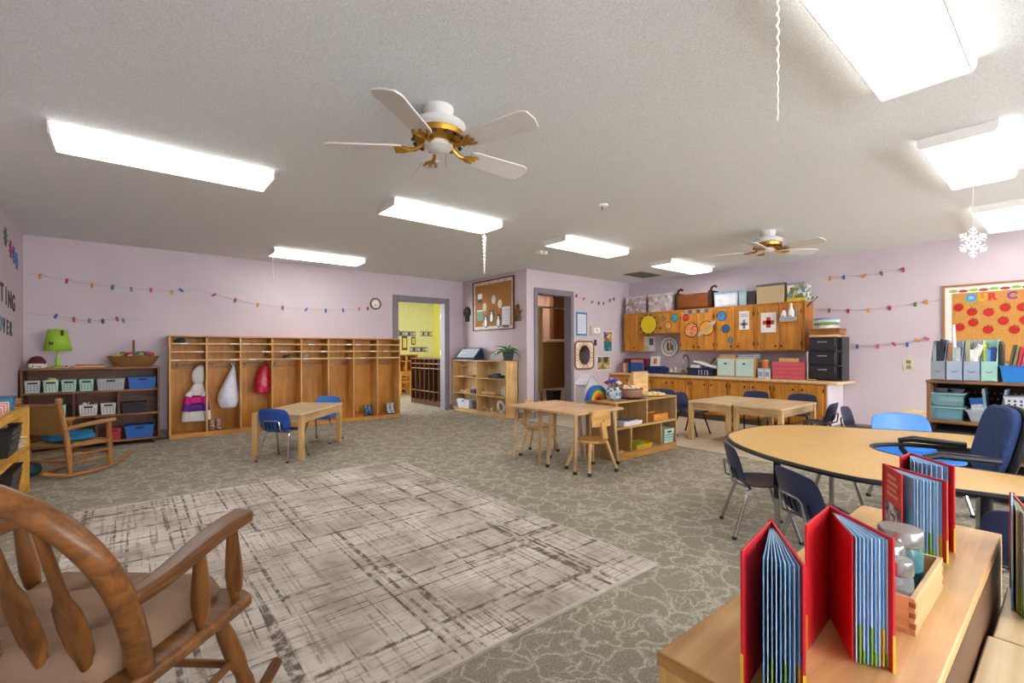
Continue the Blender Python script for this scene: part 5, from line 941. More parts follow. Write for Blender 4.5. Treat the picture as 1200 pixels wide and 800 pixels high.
t = thing('black_tray', 'small black flat object at the end of the toy shelf', 'tray', (4.885, 3.24, .607)); bx(-.06, -.09, 0, .06, .09, .025).build('tray', BLK, t, bevel=.006); bx(-.03, -.05, .025, .03, .06, .045).build('lump', pl('#33343a'), t, bevel=.01)
t = thing('wedge_display', 'maple book display wedge behind the woven bowl', 'display stand', (4.53, 3.32, .607)); MB().prism([(-.03, 0), (.07, 0), (.07, .1), (.0, .275), (-.03, .275)], 0, .29, Matrix(((0, 0, 1, 0), (1, 0, 0, 0), (0, 1, 0, 0), (0, 0, 0, 1)))).build('body', MAPLE['x'], t, bevel=.003); bx(.0, -.05, .0, .29, -.03, .03).build('ledge', MAPLE['x'], t)
t = thing('paper_tray', 'white tray of papers on the upper toy shelf', 'tray', (4.16, 3.13, .336)); MB().bin(.15, .1, 0, .16, .11, .04, .006).build('tray', WHT, t)
for k in range(3): MB().box(-.12, -.08, .0, .12, .08, .004, TR(.01*k, 0, .035+.006*k, .15*k-.1)).build('sheet', pl('#dfe0e6' if k < 2 else '#5c6478'), t)
t = thing('orange_box', 'orange wooden box on the upper toy shelf', 'box', (4.7, 3.13, .336)); MB().bin(.14, .09, 0, .14, .09, .075, .01).build('box', wood('#b9702c', '#d8944a', 'x'), t); bx(-.13, -.08, .02, .13, .08, .06).build('contents', pl('#a8622c'), t)
t = thing('yellow_tray', 'bright yellow tray of green bits on the lower toy shelf', 'tray', (4.36, 3.12, .066)); MB().bin(.13, .09, 0, .15, .105, .045, .008).build('tray', pl('#e0bd20', .4), t); MB().loft([(0, 0, .01, .1, .07), (0, 0, .045, .11, .075), (0, 0, .06, .06, .04)], 14, .1).build('contents', pl('#7a8a2c', var=.4), t)
plastic_bin('pale mint slotted bin on the lower toy shelf', '#b9d2c8', 4.83, 3.13, .066, .2, .24, .16, 'bins on the toy shelf')
t = thing('wood_scraps', 'pale wooden disc lying on the lower toy shelf', 'toy', (3.97, 3.1, .066)); MB().lathe([(.001, 0), (.07, 0), (.07, .015), (.001, .015)], n=18).build('disc', PINE['x'], t); MB().ball((-.05, -.02, .03), .016, 8).build('bead', pl('#d8c49a'), t)
# ------------------------------------------------------------------ horseshoe table
def smooth(pts, k=4, closed=True):
    out = []; n = len(pts)
    for i in range(n):
        p0, p1, p2, p3 = pts[i-1], pts[i], pts[(i+1) % n], pts[(i+2) % n]
        for j in range(k):
            u = j/k; out.append(tuple(.5*((2*p1[c])+(-p0[c]+p2[c])*u+(2*p0[c]-5*p1[c]+4*p2[c]-p3[c])*u*u+(-p0[c]+3*p1[c]-3*p2[c]+p3[c])*u**3) for c in (0, 1)))
    return out
HS = [(3.06, 0), (2.9, -.08), (2.72, -.04), (2.65, .15), (2.59, .36), (2.51, .58), (2.53, .76), (2.63, 1.02), (2.76, 1.22), (2.9, 1.37), (3.1, 1.50), (3.26, 1.535), (3.47, 1.54), (3.7, 1.505), (3.95, 1.34), (4.08, 1.06), (4.23, .76), (4.31, .5), (4.3, .3), (4.18, .16), (3.95, .13), (3.78, .22), (3.72, .45), (3.66, .66), (3.53, .77), (3.4, .79), (3.27, .72), (3.17, .58), (3.11, .40), (3.10, .2)]
HS = [(x-3.4, y-.7) for x, y in HS]; hs = smooth(HS)
t = thing('horseshoe_table', 'horseshoe activity table with tan top and black edge', 'table', (3.4, .7, 0))
TOPM = pl('#d2a866', .33, var=.1, vs=70, bmp=.03, bs=200)
MB().prism(hs[::-1] if sum(a[0]*b[1]-b[0]*a[1] for a, b in zip(hs, hs[1:]+hs[:1])) < 0 else hs, .545, .5625).build('table_top', TOPM, t)
MB().tube([(x, y, .553) for x, y in hs+hs[:1]], .013, 6, False).build('edge_band', pl('#1d1d22', .45), t)
for x, y, sp in ((-.38, .46, 1), (.45, .42, 1), (-.62, -.45, 1), (.68, -.3, 1)):
    lg = MB().cyl((x, y, .545), (x, y, .24), .02).build('leg', pl('#1f2026', .4), t); MB().cyl((x, y, .24), (x, y, .02), .016).build('leg_insert', CHROME, lg); MB().lathe([(.022, 0), (.022, .01), (.012, .022)], (x, y, 0), 12).build('glide', BLK, lg)
    bx(x-.05, y-.05, .53, x+.05, y+.05, .545).build('mount_plate', BLK, t)
vl = MB().tube([(.3, .38, .54), (.35, .45, .3), (.4, .55, .012)], .012, 8).tube([(.31, .34, .54), (.38, .28, .3), (.45, .22, .012)], .012, 8).cyl((.34, .43, .38), (.36, .3, .38), .008).cyl((.355, .46, .3), (.38, .28, .3), .008).build('chrome_v_legs', CHROME, t)  # unidentified chrome V-shaped legs, built on as part of the table
# ------------------------------------------------------------------ office chair
l, r_ = faced(3.43, .53, 112); t = thing('office_chair', 'navy upholstered office chair with black arms at horseshoe opening', 'office chair', l, r_); FAB = pl('#2f4270', .95, var=.18, vs=40, bmp=.3, bs=200); BP = pl('#1b1c21', .35)
def pad(name, pts, m): return MB().loft(pts, 24).build(name, m, t, sub=1)
pad('seat', [(0, 0, .40, .19, .19), (0, 0, .415, .225, .22), (0, 0, .455, .225, .22), (0, 0, .475, .18, .18)], FAB)
Tb = TR(0, -.23, .47, 0, R(13)); sq = lambda w, h, e=.55: [(math.copysign(abs(math.cos(a))**e, math.cos(a))*w, math.copysign(abs(math.sin(a))**e, math.sin(a))*h) for a in [2*PI*i/28 for i in range(28)]]
FZ = Matrix(((1, 0, 0, 0), (0, 0, -1, 0), (0, 1, 0, 0), (0, 0, 0, 1)))
MB().prism([(x, z+.185) for x, z in sq(.185, .185)], -.035, .012, Tb @ FZ).build('backrest', FAB, t, bevel=.014); MB().prism([(x, z+.185) for x, z in sq(.2, .197)], .012, .045, Tb @ FZ).build('back_shell', BP, t, bevel=.012)
bx(-.03, -.27, .40, .03, -.06, .415).build('back_bracket', BP, t); MB().tube([(0, -.27, .41), (0, -.285, .52), (0, -.3, .58)], .02, 8).build('back_post', BP, t)
for s_ in (-1, 1): MB().tube([(s_*.2, -.1, .40), (s_*.27, -.08, .42), (s_*.275, .0, .55), (s_*.27, .12, .61), (s_*.26, .0, .625), (s_*.25, -.2, .60)] if False else [(s_*.2, -.03, .40), (s_*.25, .0, .42), (s_*.262, .07, .53), (s_*.26, .075, .578), (s_*.25, .02, .592), (s_*.225, -.215, .58)], [.012, .014, .015, .018, .02, .017], 10).build('arm_rest', BP, t)
MB().cyl((0, 0, .1), (0, 0, .40), .025).build('gas_column', BP, t); MB().lathe([(.05, .08), (.05, .12), (.03, .14)], n=16).build('hub', BP, t)
for k in range(5):
    a = k*2*PI/5+.3; c, s_ = math.cos(a), math.sin(a); lg = MB().tube([(.03*c, .03*s_, .105), (.17*c, .17*s_, .09), (.27*c, .27*s_, .075)], [.024, .02, .015], 8).build('base_leg', BP, t); MB().cyl((.27*c-.014*s_, .27*s_+.014*c, .028), (.27*c+.014*s_, .27*s_-.014*c, .028), .028).cyl((.27*c, .27*s_, .03), (.27*c, .27*s_, .075), .008).build('caster', BP, lg)
# ------------------------------------------------------------------ file shelf on the right
t = thing('file_shelf', 'brown low bookshelf holding magazine files and bins', 'bookshelf', (4.88, -.6, 0)); Bw = WH('#6e4a30', '#a0754f')
for y in (0, 1.35): bx(0, y, 0, .32, y+.022, .868).build('side_panel', Bw['z'], t, bevel=.002)
bx(-.004, -.004, .868, .324, 1.376, .89).build('top_board', Bw['y'], t, bevel=.003)
for z in (.05, .3, .56): bx(.004, .022, z, .31, 1.35, z+.022).build('shelf_board', Bw['y'], t)
pg = MB().box(.31, .0, .0, .32, 1.372, .868).build('back_panel', pl('#2a1d16', .7), t)
q = MB()
for j in range(5):
    for i in range(18): q.lathe([(.001, 0), (.007, 0), (.007, .002)], (0, 0, 0), 8, TR(.309, .06+i*.036+(.018 if j % 2 else 0)+.6, .61+j*.045, 0, 0, -PI/2))
q.build('peg_holes', pl('#b9a68c'), pg)['kind'] = 'stuff'
def mag_file(y0, y1, col, lab, docs):
    w = y1-y0; t = thing('magazine_file', lab+' magazine file on the file shelf', 'magazine file', (4.9, y0, .891), 0, 'magazine files'); m = pl(col, .55, var=.06)
    bx(0, 0, 0, .006, w, .15).build('front', m, t); bx(0, .006, 0, .23, w-.006, .006).build('bottom', m, t); bx(.226, 0, 0, .232, w, .31).build('back', m, t)
    for y in (0, w-.005): MB().prism([(.006, 0), (.226, 0), (.226, .31), (.12, .31), (.006, .15)], y, y+.005, Matrix(((1, 0, 0, 0), (0, 0, 1, 0), (0, 1, 0, 0), (0, 0, 0, 1)))).build('side', m, t)
    MB().tube([(-.003, w*.3, .075), (-.003, w*.5, .065), (-.003, w*.7, .075)], .003, 5).build('stitch_mark', pl('#7f8894'), t)
    for k, (c, h, nm) in enumerate(docs):
        n = len(docs); yy = y0+.01+(w-.02)*k/n; d = thing('document', nm+' standing in the '+lab.lower()+' magazine file', 'folder', (4.915, yy, .898), 0, 'folders in the magazine files')
        bx(0, .001, 0, .2, (w-.02)/n-.002, h).build('pages', pl(c, .6), d); bx(-.003, .0, 0, .0, (w-.02)/n-.001, h).build('spine', pl(c, .6, var=.3), d)
mag_file(.666, .75, '#8f959c', 'Grey first', [('#2b3038', .31, 'black folder'), ('#24343c', .3, 'dark teal folder'), ('#8d9298', .27, 'grey folder')])
mag_file(.570, .658, '#a5b2c6', 'Pale blue second', [('#b9bcc0', .25, 'light grey folder'), ('#9cc0b8', .25, 'mint folder'), ('#a8674c', .28, 'terracotta folder')])
mag_file(.474, .562, '#a0aec2', 'Pale blue third', [('#e2e0da', .24, 'white paper'), ('#dcdcd4', .23, 'cream paper'), ('#9c9a7a', .3, 'olive folder')])
mag_file(.384, .467, '#a4d0c4', 'Mint', [('#2c3f7c', .24, 'navy folder'), ('#34549c', .25, 'blue folder'), ('#5f8fc0', .23, 'sky folder'), ('#6fb0b8', .24, 'aqua folder'), ('#b9c23a', .28, 'lime folder')])
t = thing('paper_roll', 'white paper roll tilted in the third magazine file', 'paper roll', (4.95, .5, .9)); MB().tube([(0, .03, .1), (-.02, -.035, .265)], [.022, .024], 14).build('roll', WHT, t); MB().tube([(-.0195, -.033, .262), (-.0203, -.036, .267)], [.012, .012], 10).build('core', pl('#8d8a86'), t)
t = thing('white_stick', 'thin white rolled tube standing in the second file', 'paper roll', (4.93, .604, .9)); MB().tube([(0, 0, .01), (-.01, .018, .42)], .011, 10).build('tube', WHT, t); MB().cyl((-.01, .018, .418), (-.0101, .0182, .4215), .007).build('core', pl('#9a9792'), t)
t = thing('blue_tub', 'bright blue tub full of books on the file shelf', 'tub', (5.0, .27, .891)); MB().bin(.09, .085, 0, .11, .1, .12, .007).build('tub', pl('#2f86d8', .4), t); MB().bin(.11, .1, .105, .118, .108, .12, .014).build('rim', pl('#2f86d8', .4), t)
for k, (c, nm) in enumerate((('#5a5648', 'dark olive'), ('#8a7a52', 'tan'), ('#c23a44', 'red'), ('#d0607c', 'pink'), ('#2f4f9c', 'blue'), ('#8f96a8', 'grey'), ('#d8d2c4', 'white'), ('#3f3c3a', 'charcoal'))):
    d = thing('thin_book', nm+' thin book leaning in the bright blue tub', 'book', (4.96, .335-.021*k, .9), 0, 'books in the blue tub'); T = TR(0, 0, 0, 0, R(9)); h = .26-.008*k
    MB().box(0, 0, 0, .12, .012, h, T).build('page_block', pl('#e3ddd0'), d); MB().box(-.003, -.002, 0, .122, .001, h+.004, T).box(-.003, .011, 0, .122, .014, h+.004, T).box(-.005, -.002, 0, -.002, .014, h+.004, T).build('cover', pl(c, .5), d)
t = thing('dark_files', 'row of dark brown files between mint file and tub', 'folder', (4.95, .368, .891)); 
for k in range(2): bx(0, -.008*k, 0, .2, -.008*k+.006, .3-.02*k).build('folder', pl('#4a4438' if k else '#3a352c'), t)
CLR = glass('#8fc4cc', .15, .42)
for k, z in enumerate((.583, .69)):
    t = thing('clear_storage_box', ['lower clear aqua box holding a blue roll', 'upper clear aqua box with red and white contents'][k], 'storage box', (5.03, .66, z), 0, 'clear aqua boxes'); MB().bin(.1, .085, 0, .11, .096, .09, .004).build('tub', CLR, t); bx(-.118, -.104, .09, .118, .104, .102).build('lid', glass('#b4dde2', .15, .6), t, bevel=.003)
    if k == 0: MB().cyl((-.04, -.07, .04), (-.04, .06, .04), .03).build('contents', pl('#2f86b8'), t)
    else: bx(-.08, -.06, .006, .08, .06, .035).build('contents', pl('#a8505a', var=.3), t); bx(-.08, -.07, .036, .08, .05, .06).build('papers', pl('#d8dcd4'), t)
for k in range(2): t = thing('grey_dish', ['grey round dish on the clear box, next to the shelf side', 'grey round dish on the clear box, away from the shelf side'][k], 'dish', (5.04, .71-.095*k, .793), 0, 'grey dishes on the clear boxes'); MB().lathe([(.035, 0), (.043, .02), (.043, .026), (.036, .02), (.001, .008)], n=18).build('dish', pl('#5f7078', .4), t); MB().lathe([(.043, .02), (.047, .024), (.043, .028)], n=18).build('rim', pl('#7c8c92', .4), t)
t = thing('clear_tub', 'clear shallow tub with a blue topped packet', 'tub', (5.02, .46, .583)); MB().bin(.08, .065, 0, .1, .09, .085, .004).build('tub', glass('#cfd6d8', .15, .5), t); MB().bin(.1, .09, .078, .106, .096, .086, .01).build('rim', pl('#d5dade', .3), t)
t = thing('paper_packet', 'white packet with blue top in the clear tub', 'packet', (5.02, .485, .592)); MB().box(-.015, -.035, 0, .015, .035, .165, TR(0, 0, 0, 0, R(-8))).build('packet', pl('#dfe2ea', .5, var=.15, vs=60), t, bevel=.004); MB().box(-.017, -.036, .12, .017, .036, .168, TR(0, 0, 0, 0, R(-8))).build('blue_top', pl('#2f62b4'), t)
for k, y in enumerate((.445, .38)): t = thing('blue_divider', ['tilted blue plastic board beside the blue topped packet', 'tilted blue plastic board beside the white perforated basket'][k], 'board', (5.1, y, .583), 0, 'blue boards in the file shelf'); MB().box(-.09, -.006, 0, .09, .006, .25, TR(0, 0, 0, 0, R(8 if k else -5))).build('board', pl('#5f93b4', .4), t); MB().box(-.1, -.008, 0, -.09, .008, .25, TR(0, 0, 0, 0, R(8 if k else -5))).build('edge', pl('#a3c4d4', .4), t)
t = thing('white_basket', 'white perforated basket with red toys on the file shelf', 'basket', (5.0, .25, .6)); MB().bin(.09, .085, .05, .1, .1, .19, .005).build('tub', pl('#d8dce6', .45), t); MB().bin(.1, .1, .178, .106, .106, .19, .012).build('rim', pl('#d8dce6', .45), t); q = MB()
for i in range(6):
    for j in range(4): q.box(-.003, -.006, -.008, .003, .006, .008, TR(-.094-.0015*j, -.075+i*.03, .08+j*.026))
q.build('hole_rows', pl('#4a4c54'), t)
bx(-.07, -.07, .055, .07, .07, .18).build('contents', pl('#b5383c', var=.4, vs=30), t)
t = thing('mint_tray', 'flat mint plastic tray under the white basket', 'tray', (5.0, .25, .583)); MB().bin(.095, .1, 0, .1, .105, .06, .006).build('tray', pl('#6fc4b4', .4), t); MB().bin(.1, .105, .05, .105, .11, .06, .01).build('rim', pl('#6fc4b4', .4), t)
t = thing('dark_bin', 'dark bin on the lower file shelf', 'bin', (5.0, .55, .322)); MB().bin(.1, .15, 0, .12, .17, .18, .006).build('tub', pl('#2a2a32'), t); MB().bin(.12, .17, .165, .126, .176, .18, .012).build('rim', pl('#34343e'), t)
# apple bulletin board
t = thing('apple_bulletin_board', 'cork bulletin board with white border, coloured letters and red apples', 'bulletin board', (XR, 1.09, 1.92)); F0 = onX(0, 0, 0, 0); Wb, Hb = 2.2, .95
MB().box(.02, -Hb+.02, 0, Wb-.02, -.02, .012, F0).build('cork', pl('#c08a45', .9, var=.12, vs=50), t)
fr = MB()
for a in ((0, -.024, Wb, 0), (0, -Hb, Wb, -Hb+.024), (0, -Hb+.024, .024, -.024), (Wb-.024, -Hb+.024, Wb, -.024)): fr.box(a[0], a[1], 0, a[2], a[3], .03, F0)
fr.build('frame', pl('#9a7048', .5), t)
MB().box(.024, -.105, .012, Wb-.024, -.024, .015, F0).build('border_top', pl('#e5dfd6', .6, var=.03), t); MB().box(.024, -Hb+.03, .012, .085, -.105, .015, F0).build('border_side', pl('#e3ddd6', .6, var=.03), t)
for k in range(24): MB().prism([(.04*math.cos(i*PI/5)*1.1, .018*math.sin(i*PI/5)) for i in range(10)], .0155, .017, F0 @ Matrix.Translation((.1+k*.088, -.075-.006*(k % 2), 0))).build('border_leaf', pl('#8fae4e' if k % 2 == 0 else '#a8443c'), t)
for ch, y, c in (('O', .833, '#3f95bf'), ('U', .738, '#d9a52c'), ('R', .655, '#cf2f2f'), ('C', .495, '#8c3a8c'), ('L', .405, '#d97a4a')):
    text(ch, .115, pl(c), 'letter', t, F0 @ Matrix.Translation((1.09-y, 1.748-1.92, .013)), .002, .006)
MB().prism([((.055 if k % 2 else .042)*math.cos(k*PI/10), (.055 if k % 2 else .042)*math.sin(k*PI/10)) for k in range(20)], .0125, .0135, F0 @ Matrix.Translation((.257, -.172, 0))).build('letter_badge', pl('#7fb8d0'), t)
for y, z in ((.944, 1.644), (.826, 1.582), (.685, 1.569), (.549, 1.615), (.413, 1.61), (.815, 1.454), (.565, 1.462), (.933, 1.402), (.69, 1.365), (.478, 1.357), (.395, 1.463), (.28, 1.5), (.15, 1.62)):
    F1 = F0 @ Matrix.Translation((1.09-y, z-1.92, 0)); ap = MB().prism([(.044*math.cos(k*PI/10)*(1+.06*math.cos(2*k*PI/10)), .05*math.sin(k*PI/10)-(.012 if k == 5 else 0)) for k in range(20)], .012, .015, F1).build('apple', pl('#b8201c', .5, var=.15, vs=40), t)
    MB().box(-.003, .034, .012, .003, .06, .016, F1).build('stem', pl('#4a3018'), ap); MB().prism([(.005, .04), (.025, .05), (.045, .045), (.025, .035)], .015, .017, F1).build('leaf', pl('#5c7a34'), ap)

# ------------------------------------------------------------------ foreground shelf with the red books
t = thing('display_shelf', 'worn wooden low shelf carrying the standing red books', 'shelf', (.71, .14, 0)); FGW = wood('#b98a4e', '#dcb680', 'x', .4, .7); FGE = wood('#c89a58', '#e6c890', 'y', .4)
bx(0, 0, .585, 1.19, .325, .61).build('top_board', FGW, t, bevel=.003); bx(.0, .0, 0, .024, .325, .585).build('side_panel', wood('#c0904e', '#e0ba78', 'z', .4), t, bevel=.002); bx(1.166, 0, 0, 1.19, .325, .585).build('side_panel', wood('#c0904e', '#e0ba78', 'z', .4), t, bevel=.002)
bx(.024, 0, .03, 1.166, .012, .585).build('back_panel', wood('#4a2e1c', '#6e4a2e', 'x'), t)
for z in (.05, .31): bx(.024, .012, z, 1.166, .325, z+.02).build('shelf_board', FGW, t)
bx(-.004, -.001, .588, .0, .326, .6105).build('edge_strip', wood('#9a7238', '#c49a5c', 'y', .4), t)
def low_unit(label, x0, x1, y1, h):
    t = thing('plywood_unit', label, 'shelf', (x0, y1-.38, 0), 0, 'plywood units behind the display shelf'); w = x1-x0
    bx(0, 0, h-.02, w, .38, h).build('top_board', wood('#c3a274', '#ead2aa', 'x', .38, .6), t, bevel=.002); bx(0, .368, 0, w, .38, h-.02).build('back_panel', wood('#a07a4a', '#c79c66', 'x'), t)
    for x in (0, w-.02): bx(x, 0, 0, x+.02, .368, h-.02).build('side_panel', LIGHTW['z'], t)
    for k in range(3): bx(.0, .3802, h-.018+k*.006, w, .3815, h-.0145+k*.006).build('ply_line', pl('#7a5a34'), t)
low_unit('plywood topped unit beneath the tall striped book', 1.515, 1.865, .126, .48); low_unit('plywood topped unit next to the red books, away from the striped book', .6, 1.51, .134, .48)
# standing open books
RED = pl('#c9222c', .38, var=.06); REDD = pl('#b01a26', .38); PGB = pl('#7fb8e6', .5, var=.12, vs=12); PGW = pl('#bcd9f2', .5, var=.06); YEL_ = pl('#d8b432', .4); GRN = pl('#7fb04a', .5)
def open_book(label, sp, left, right, h, npg=9, lf=.32, cover=None, zb=.6105, pages=(PGB, PGW), edge=YEL_, end=False):
    """sp, left, right: plan points of the spine and of the two cover edges"""
    t = thing('open_book', label, 'book', (sp[0], sp[1], zb), 0, 'books standing open on the display shelf'); sp = Vector(sp+(0,)) if len(sp) == 2 else Vector(sp)
    def leaf(name, tip, th, m, z0, z1, s0=0.): 
        d = Vector(tip+(0,))-sp; L = d.length; a = math.atan2(d.y, d.x); return MB().box(s0, -th/2, z0, L, th/2, z1, Matrix.Rotation(a, 4, 'Z')).build(name, m, t, bevel=.0006)
    for tip, m, nm in ((left, cover or RED, 'front_cover'), (right, RED, 'back_cover')):
        c = leaf(nm, tip, .004, m, 0, h)
        d = Vector(tip+(0,))-sp; a = math.atan2(d.y, d.x); L = d.length
        MB().box(L, -.0022, 0, L+.0006, .0022, h*.28, Matrix.Rotation(a, 4, 'Z')).build('edge_band', edge, c)
    MB().cyl((0, 0, 0), (0, 0, h), .0055, n=10).build('spine', REDD, t)
    L0_ = Vector(left); R0_ = Vector(right); S0_ = Vector(sp[:2])
    for k in range(npg):
        u = lf+(1-lf)*(k+.3)/npg; a0 = math.atan2(*(L0_-S0_).yx); a1 = math.atan2(*(R0_-S0_).yx); 
        while a1-a0 > PI: a1 -= 2*PI
        while a1-a0 < -PI: a1 += 2*PI
        a = a0+(a1-a0)*u; L = ((L0_-S0_).length*(1-u)+(R0_-S0_).length*u)-.008
        p = MB().box(.004, -.0008, .004, L, .0008, h-.006, Matrix.Rotation(a, 4, 'Z')).build('page', RED if end and k == 0 else pages[k % len(pages)], t)
        if not (end and k == 0) and k % 3 != 1: MB().box(.05, -.0012, .004, L+.0004, .0012, .025+.02*(k % 3), Matrix.Rotation(a, 4, 'Z')).build('page_print', GRN if k % 4 else YEL_, p)
    return t
open_book('red book standing open at the very end of the display shelf', (.885, .350), (.715, .325), (.735, .247), .217, 9, .35)
open_book('red book standing open widest, between another red book and the tray', (1.053, .31), (.907, .302), (.948, .19), .217, 10, .55, end=True)
COVP = pattern(['#7a6a78', '#3d3844', '#a08a8c', '#c2463c', '#5a4a52'], 7)
ob = open_book('red book with a mountain picture cover standing behind the jars', (1.64, .349), (1.53, .29), (1.535, .205), .2, 9, .35, RED)
fc = [c for c in ob.children if c.name.startswith('front_cover')][0]; a_ = math.atan2(.29-.349, 1.53-1.64)
for sd in (1, -1):
    MB().box(.012, sd*.0021-.0004, .006, .122, sd*.0021+.0004, .105, Matrix.Rotation(a_, 4, 'Z')).build('cover_picture', pattern(['#5a525e', '#3d3844', '#8f8590', '#c9c4d0', '#6e5a5c'], 14), fc)
    for k in range(4): MB().box(.03, sd*.0021-.0005, .125+.016*k, .105-.012*(k % 2), sd*.0021+.0005, .133+.016*k, Matrix.Rotation(a_, 4, 'Z')).build('title_line', pl('#d88a72'), fc)
open_book('red book standing open farthest along the display shelf, past the jars', (1.745, .312), (1.66, .318), (1.63, .204), .222, 9, .3)
o = open_book('tall blue and red striped book standing on the plywood unit', (1.86, .118), (1.70, .108), (1.64, .072), .26, 6, .3, pl('#8fc0dc', .4), .4805, (pl('#d8d4c4', .5), pl('#b9b83a', .5), pl('#5fa3c9', .5)), pl('#5fa3c9'))
# wooden tray with jars
t = thing('jar_tray', 'small dovetailed wooden tray holding glass jars', 'tray', (1.10, .19, .6105)); Tw = wood('#b58a55', '#dcb988', 'x')
bx(0, 0, 0, .27, .105, .008).build('bottom', Tw, t); bx(0, 0, .008, .27, .009, .066).build('side', Tw, t, bevel=.001); bx(0, .096, .008, .27, .105, .066).build('side', Tw, t, bevel=.001)
for x in (0, .261):
    e = bx(x, .009, .008, x+.009, .096, .066).build('end', wood('#b58a55', '#dcb988', 'y'), t)
    for k in range(3): bx(x-.0005, -.0006, .012+k*.019, x+.0095, .009, .021+k*.019).build('dovetail', wood('#8f6638', '#b08450', 'x'), e)
STEEL = pl('#a8a8a6', .22, 1., var=.05, vs=60)
for k, (x, y, r_, h, c, lb) in enumerate(((1.262, .242, .038, .135, '#3f9aa8', 'largest glass jar with steel lid holding teal water'), (1.178, .25, .031, .125, '#b4bcbc', 'medium glass jar with steel lid between two others'), (1.136, .222, .024, .112, '#a8b0b2', 'smallest glass jar with steel lid and a handle'))):
    t = thing('glass_jar', lb, 'jar', (x, y, .619), 0, 'jars in the wooden tray'); MB().lathe([(r_*.9, 0), (r_, .006), (r_, h*.68), (r_*.82, h*.78), (r_*.82, h*.82)], n=24).build('jar', glass(c if k == 0 else '#c5cccc', .04, .4 if k == 0 else .3), t)
    MB().lathe([(r_*.86, .003), (r_*.92, .008), (r_*.92, h*.4), (.001, h*.4)], n=20).build('contents', pl('#1f5f70' if k == 0 else '#5c5f60', .3, var=.3, vs=40), t)
    MB().lathe([(r_*.95, h*.76), (r_*1.02, h*.78), (r_*1.02, h-.004), (r_*.96, h), (.001, h)], n=28).build('lid', STEEL, t)
# ------------------------------------------------------------------ adult rocking chair
t = thing('rocking_chair', 'brown wooden spindle-back rocking chair with a tufted brown cushion', 'rocking chair', (-.10, 1.64, .014), R(48-90)); RW = {a: wood('#4a2a14', '#8c5a2c', a, .33) for a in 'xyz'}
def rc(m, name, ax='y', par=None, **k): return m.build(name, RW[ax], par or t, **k)
st = [(-.31, -.2), (-.335, .1), (-.34, .2), (-.29, .235), (.29, .235), (.34, .2), (.335, .1), (.31, -.2), (.2, -.235), (-.2, -.235)]
rc(MB().prism(st[::-1], .365, .40), 'seat', 'x', bevel=.012)
hoop = [(.285, -.13, .385), (.31, -.185, .52), (.315, -.225, .62), (.3, -.265, .71), (.25, -.30, .79), (.165, -.325, .845), (.06, -.338, .87)]
hoop += [(-x, y, z) for x, y, z in hoop[::-1]]
def cr(pts, k=5):
    P_ = [Vector(p) for p in pts]; out = []
    for i in range(len(P_)-1):
        a, b, c, d = P_[max(i-1, 0)], P_[i], P_[i+1], P_[min(i+2, len(P_)-1)]
        for j in range(k): u = j/k; out.append(.5*((2*b)+(c-a)*u+(2*a-5*b+4*c-d)*u*u+(3*b-a-3*c+d)*u**3))
    return out+[P_[-1]]
rc(MB().tube(cr(hoop), .0255, 14), 'back_hoop', 'x')
for i, x in enumerate((-.21, -.105, 0, .105, .21)):
    xt = x*1.12; zt = .862-.9*abs(xt)**2*1.35; yt = -.333+abs(xt)*.08
    P0, P1 = Vector((x*.95, -.165, .39)), Vector((xt, yt, zt)); L = P1-P0
    q = MB(); prof = [(0, .013, .013), (.1, .013, .012), (.16, .017, .012), (.22, .031, .0105), (.38, .035, .0105), (.5, .031, .0105), (.56, .016, .011), (.63, .0125, .011), (.8, .011, .011), (1, .0095, .0095)]
    d = L.normalized(); ex = Vector((1, 0, 0)); ex = (ex-d*ex.dot(d)).normalized(); ey = d.cross(ex); n = 12
    for u, a, b in prof:
        c = P0+L*u
        for k in range(n): q.v.append(tuple(c+ex*a*math.cos(2*PI*k/n)+ey*b*math.sin(2*PI*k/n)))
    for r_ in range(len(prof)-1):
        for k in range(n): l_ = (k+1) % n; q.f.append((r_*n+k, r_*n+l_, (r_+1)*n+l_, (r_+1)*n+k))
    rc(q, 'back_spindle', 'z', ang=60)
def turned(P0, P1, prof, name, par=None):
    P0, P1 = Vector(P0), Vector(P1); return rc(MB().tube([P0+(P1-P0)*u for u, r_ in prof], [r_ for u, r_ in prof], 14), name, 'z', par)
TP = [(0, .012), (.08, .014), (.16, .02), (.35, .0235), (.55, .021), (.75, .017), (.92, .0135), (1, .013)]
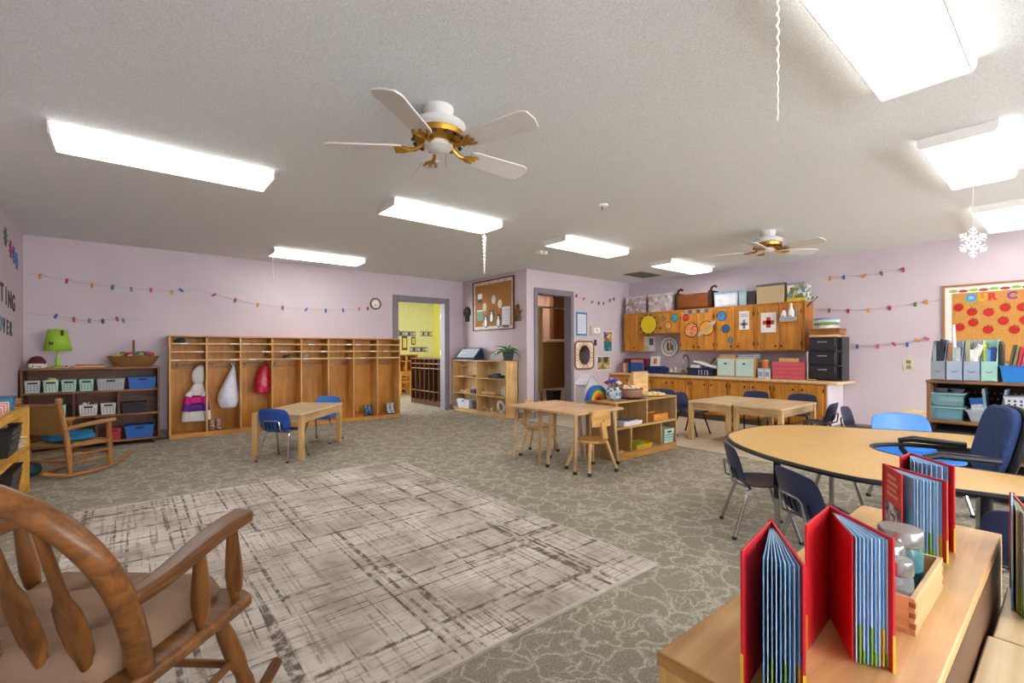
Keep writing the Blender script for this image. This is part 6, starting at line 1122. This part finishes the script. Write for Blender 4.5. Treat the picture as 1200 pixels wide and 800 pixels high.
for s_ in (-1, 1):
    q = MB(); rows = [(-.205, .02, .592), (-.16, .021, .592), (-.09, .025, .60), (0, .029, .618), (.08, .032, .63), (.14, .034, .634), (.185, .033, .635), (.2, .02, .635)]
    for y, w, z in rows:
        for a, b in ((-1, -1), (1, -1), (1, 1), (-1, 1)): q.v.append((s_*.318+a*w, y, z+b*.0165))
    for i in range(len(rows)-1):
        for k in range(4): l_ = (k+1) % 4; q.f.append((i*4+k, i*4+l_, (i+1)*4+l_, (i+1)*4+k))
    q.f += [(3, 2, 1, 0), tuple((len(rows)-1)*4+k for k in range(4))]
    rc(q, 'arm_rest', 'y', bevel=.008)
    turned((s_*.305, .17, .398), (s_*.318, .135, .625), TP, 'arm_post'); turned((s_*.305, .03, .398), (s_*.316, .01, .61), TP, 'arm_post')
    LP_ = [(0, .016), (.15, .017), (.3, .024), (.55, .026), (.7, .02), (.8, .023), (1, .016)]
    for y0, y1 in ((.17, .235), (-.14, -.2)): turned((s_*.24, y0, .37), (s_*.315, y1, .065), LP_, 'leg')
    rc(MB().tube([(s_*.315, .85*math.sin(a), .85*(1-math.cos(a))*.75+.018) for a in [R(-34+i*4) for i in range(16)]], .018, 8), 'rocker', 'y')
    rc(MB().cyl((s_*.282, .2, .2), (s_*.282, -.17, .2), .011), 'side_stretcher', 'y')
for y in (.21, -.175): rc(MB().cyl((-.285, y, .18), (.285, y, .18), .012), 'cross_stretcher', 'x')
cu = MB(); n = 15; CUSH = pl('#8c7059', .95, var=.12, vs=6, bmp=.25, bs=160)
def cz(u, v):
    e = max(0, 1-max(abs(u), abs(v))**6); z = .02+.06*e**.5
    for a in (-.4, .4):
        for b in (-.4, .4): z -= .034*math.exp(-((u-a)**2+(v-b)**2)/.018)
    for a in (-.4, .4): z -= .011*(math.exp(-((u-a)/.1)**2)+math.exp(-((v-a)/.1)**2))
    return z
N = 25
for j in range(N):
    for i in range(N):
        u, v = i/(N-1)*2-1, j/(N-1)*2-1; k = 1-.07*abs(u*v)**2; cu.v.append((u*.262*k, v*.205*k-.0, .40+cz(u, v)))
for j in range(N-1):
    for i in range(N-1): cu.f.append((j*N+i, j*N+i+1, (j+1)*N+i+1, (j+1)*N+i))
off = len(cu.v); ringi = [i for i in range(N)]+[(j+1)*N-1 for j in range(1, N)]+[(N-1)*N+i for i in range(N-2, -1, -1)]+[j*N for j in range(N-2, 0, -1)]
for i in ringi: x, y, z = cu.v[i]; cu.v.append((x*.97, y*.97, .4005))
m_ = len(ringi)
for k in range(m_): l_ = (k+1) % m_; cu.f.append((ringi[l_], ringi[k], off+k, off+l_))
cu.f.append(tuple(off+k for k in range(m_)))
co_ = cu.build('cushion', CUSH, t, ang=80)
for a in (-.4, .4):
    for b in (-.4, .4): MB().ball((a*.262, b*.205, .40+cz(a, b)+.002), .008, 10, 1, 1, .5).build('tuft_button', pl('#6e5447', .9), co_)
MB().tube([(-.02, -.2, .415), (.03, -.215, .44), (.0, -.235, .41), (-.03, -.22, .44), (-.02, -.2, .415)], .004, 6).build('tie', pl('#5a463c', .9), co_)
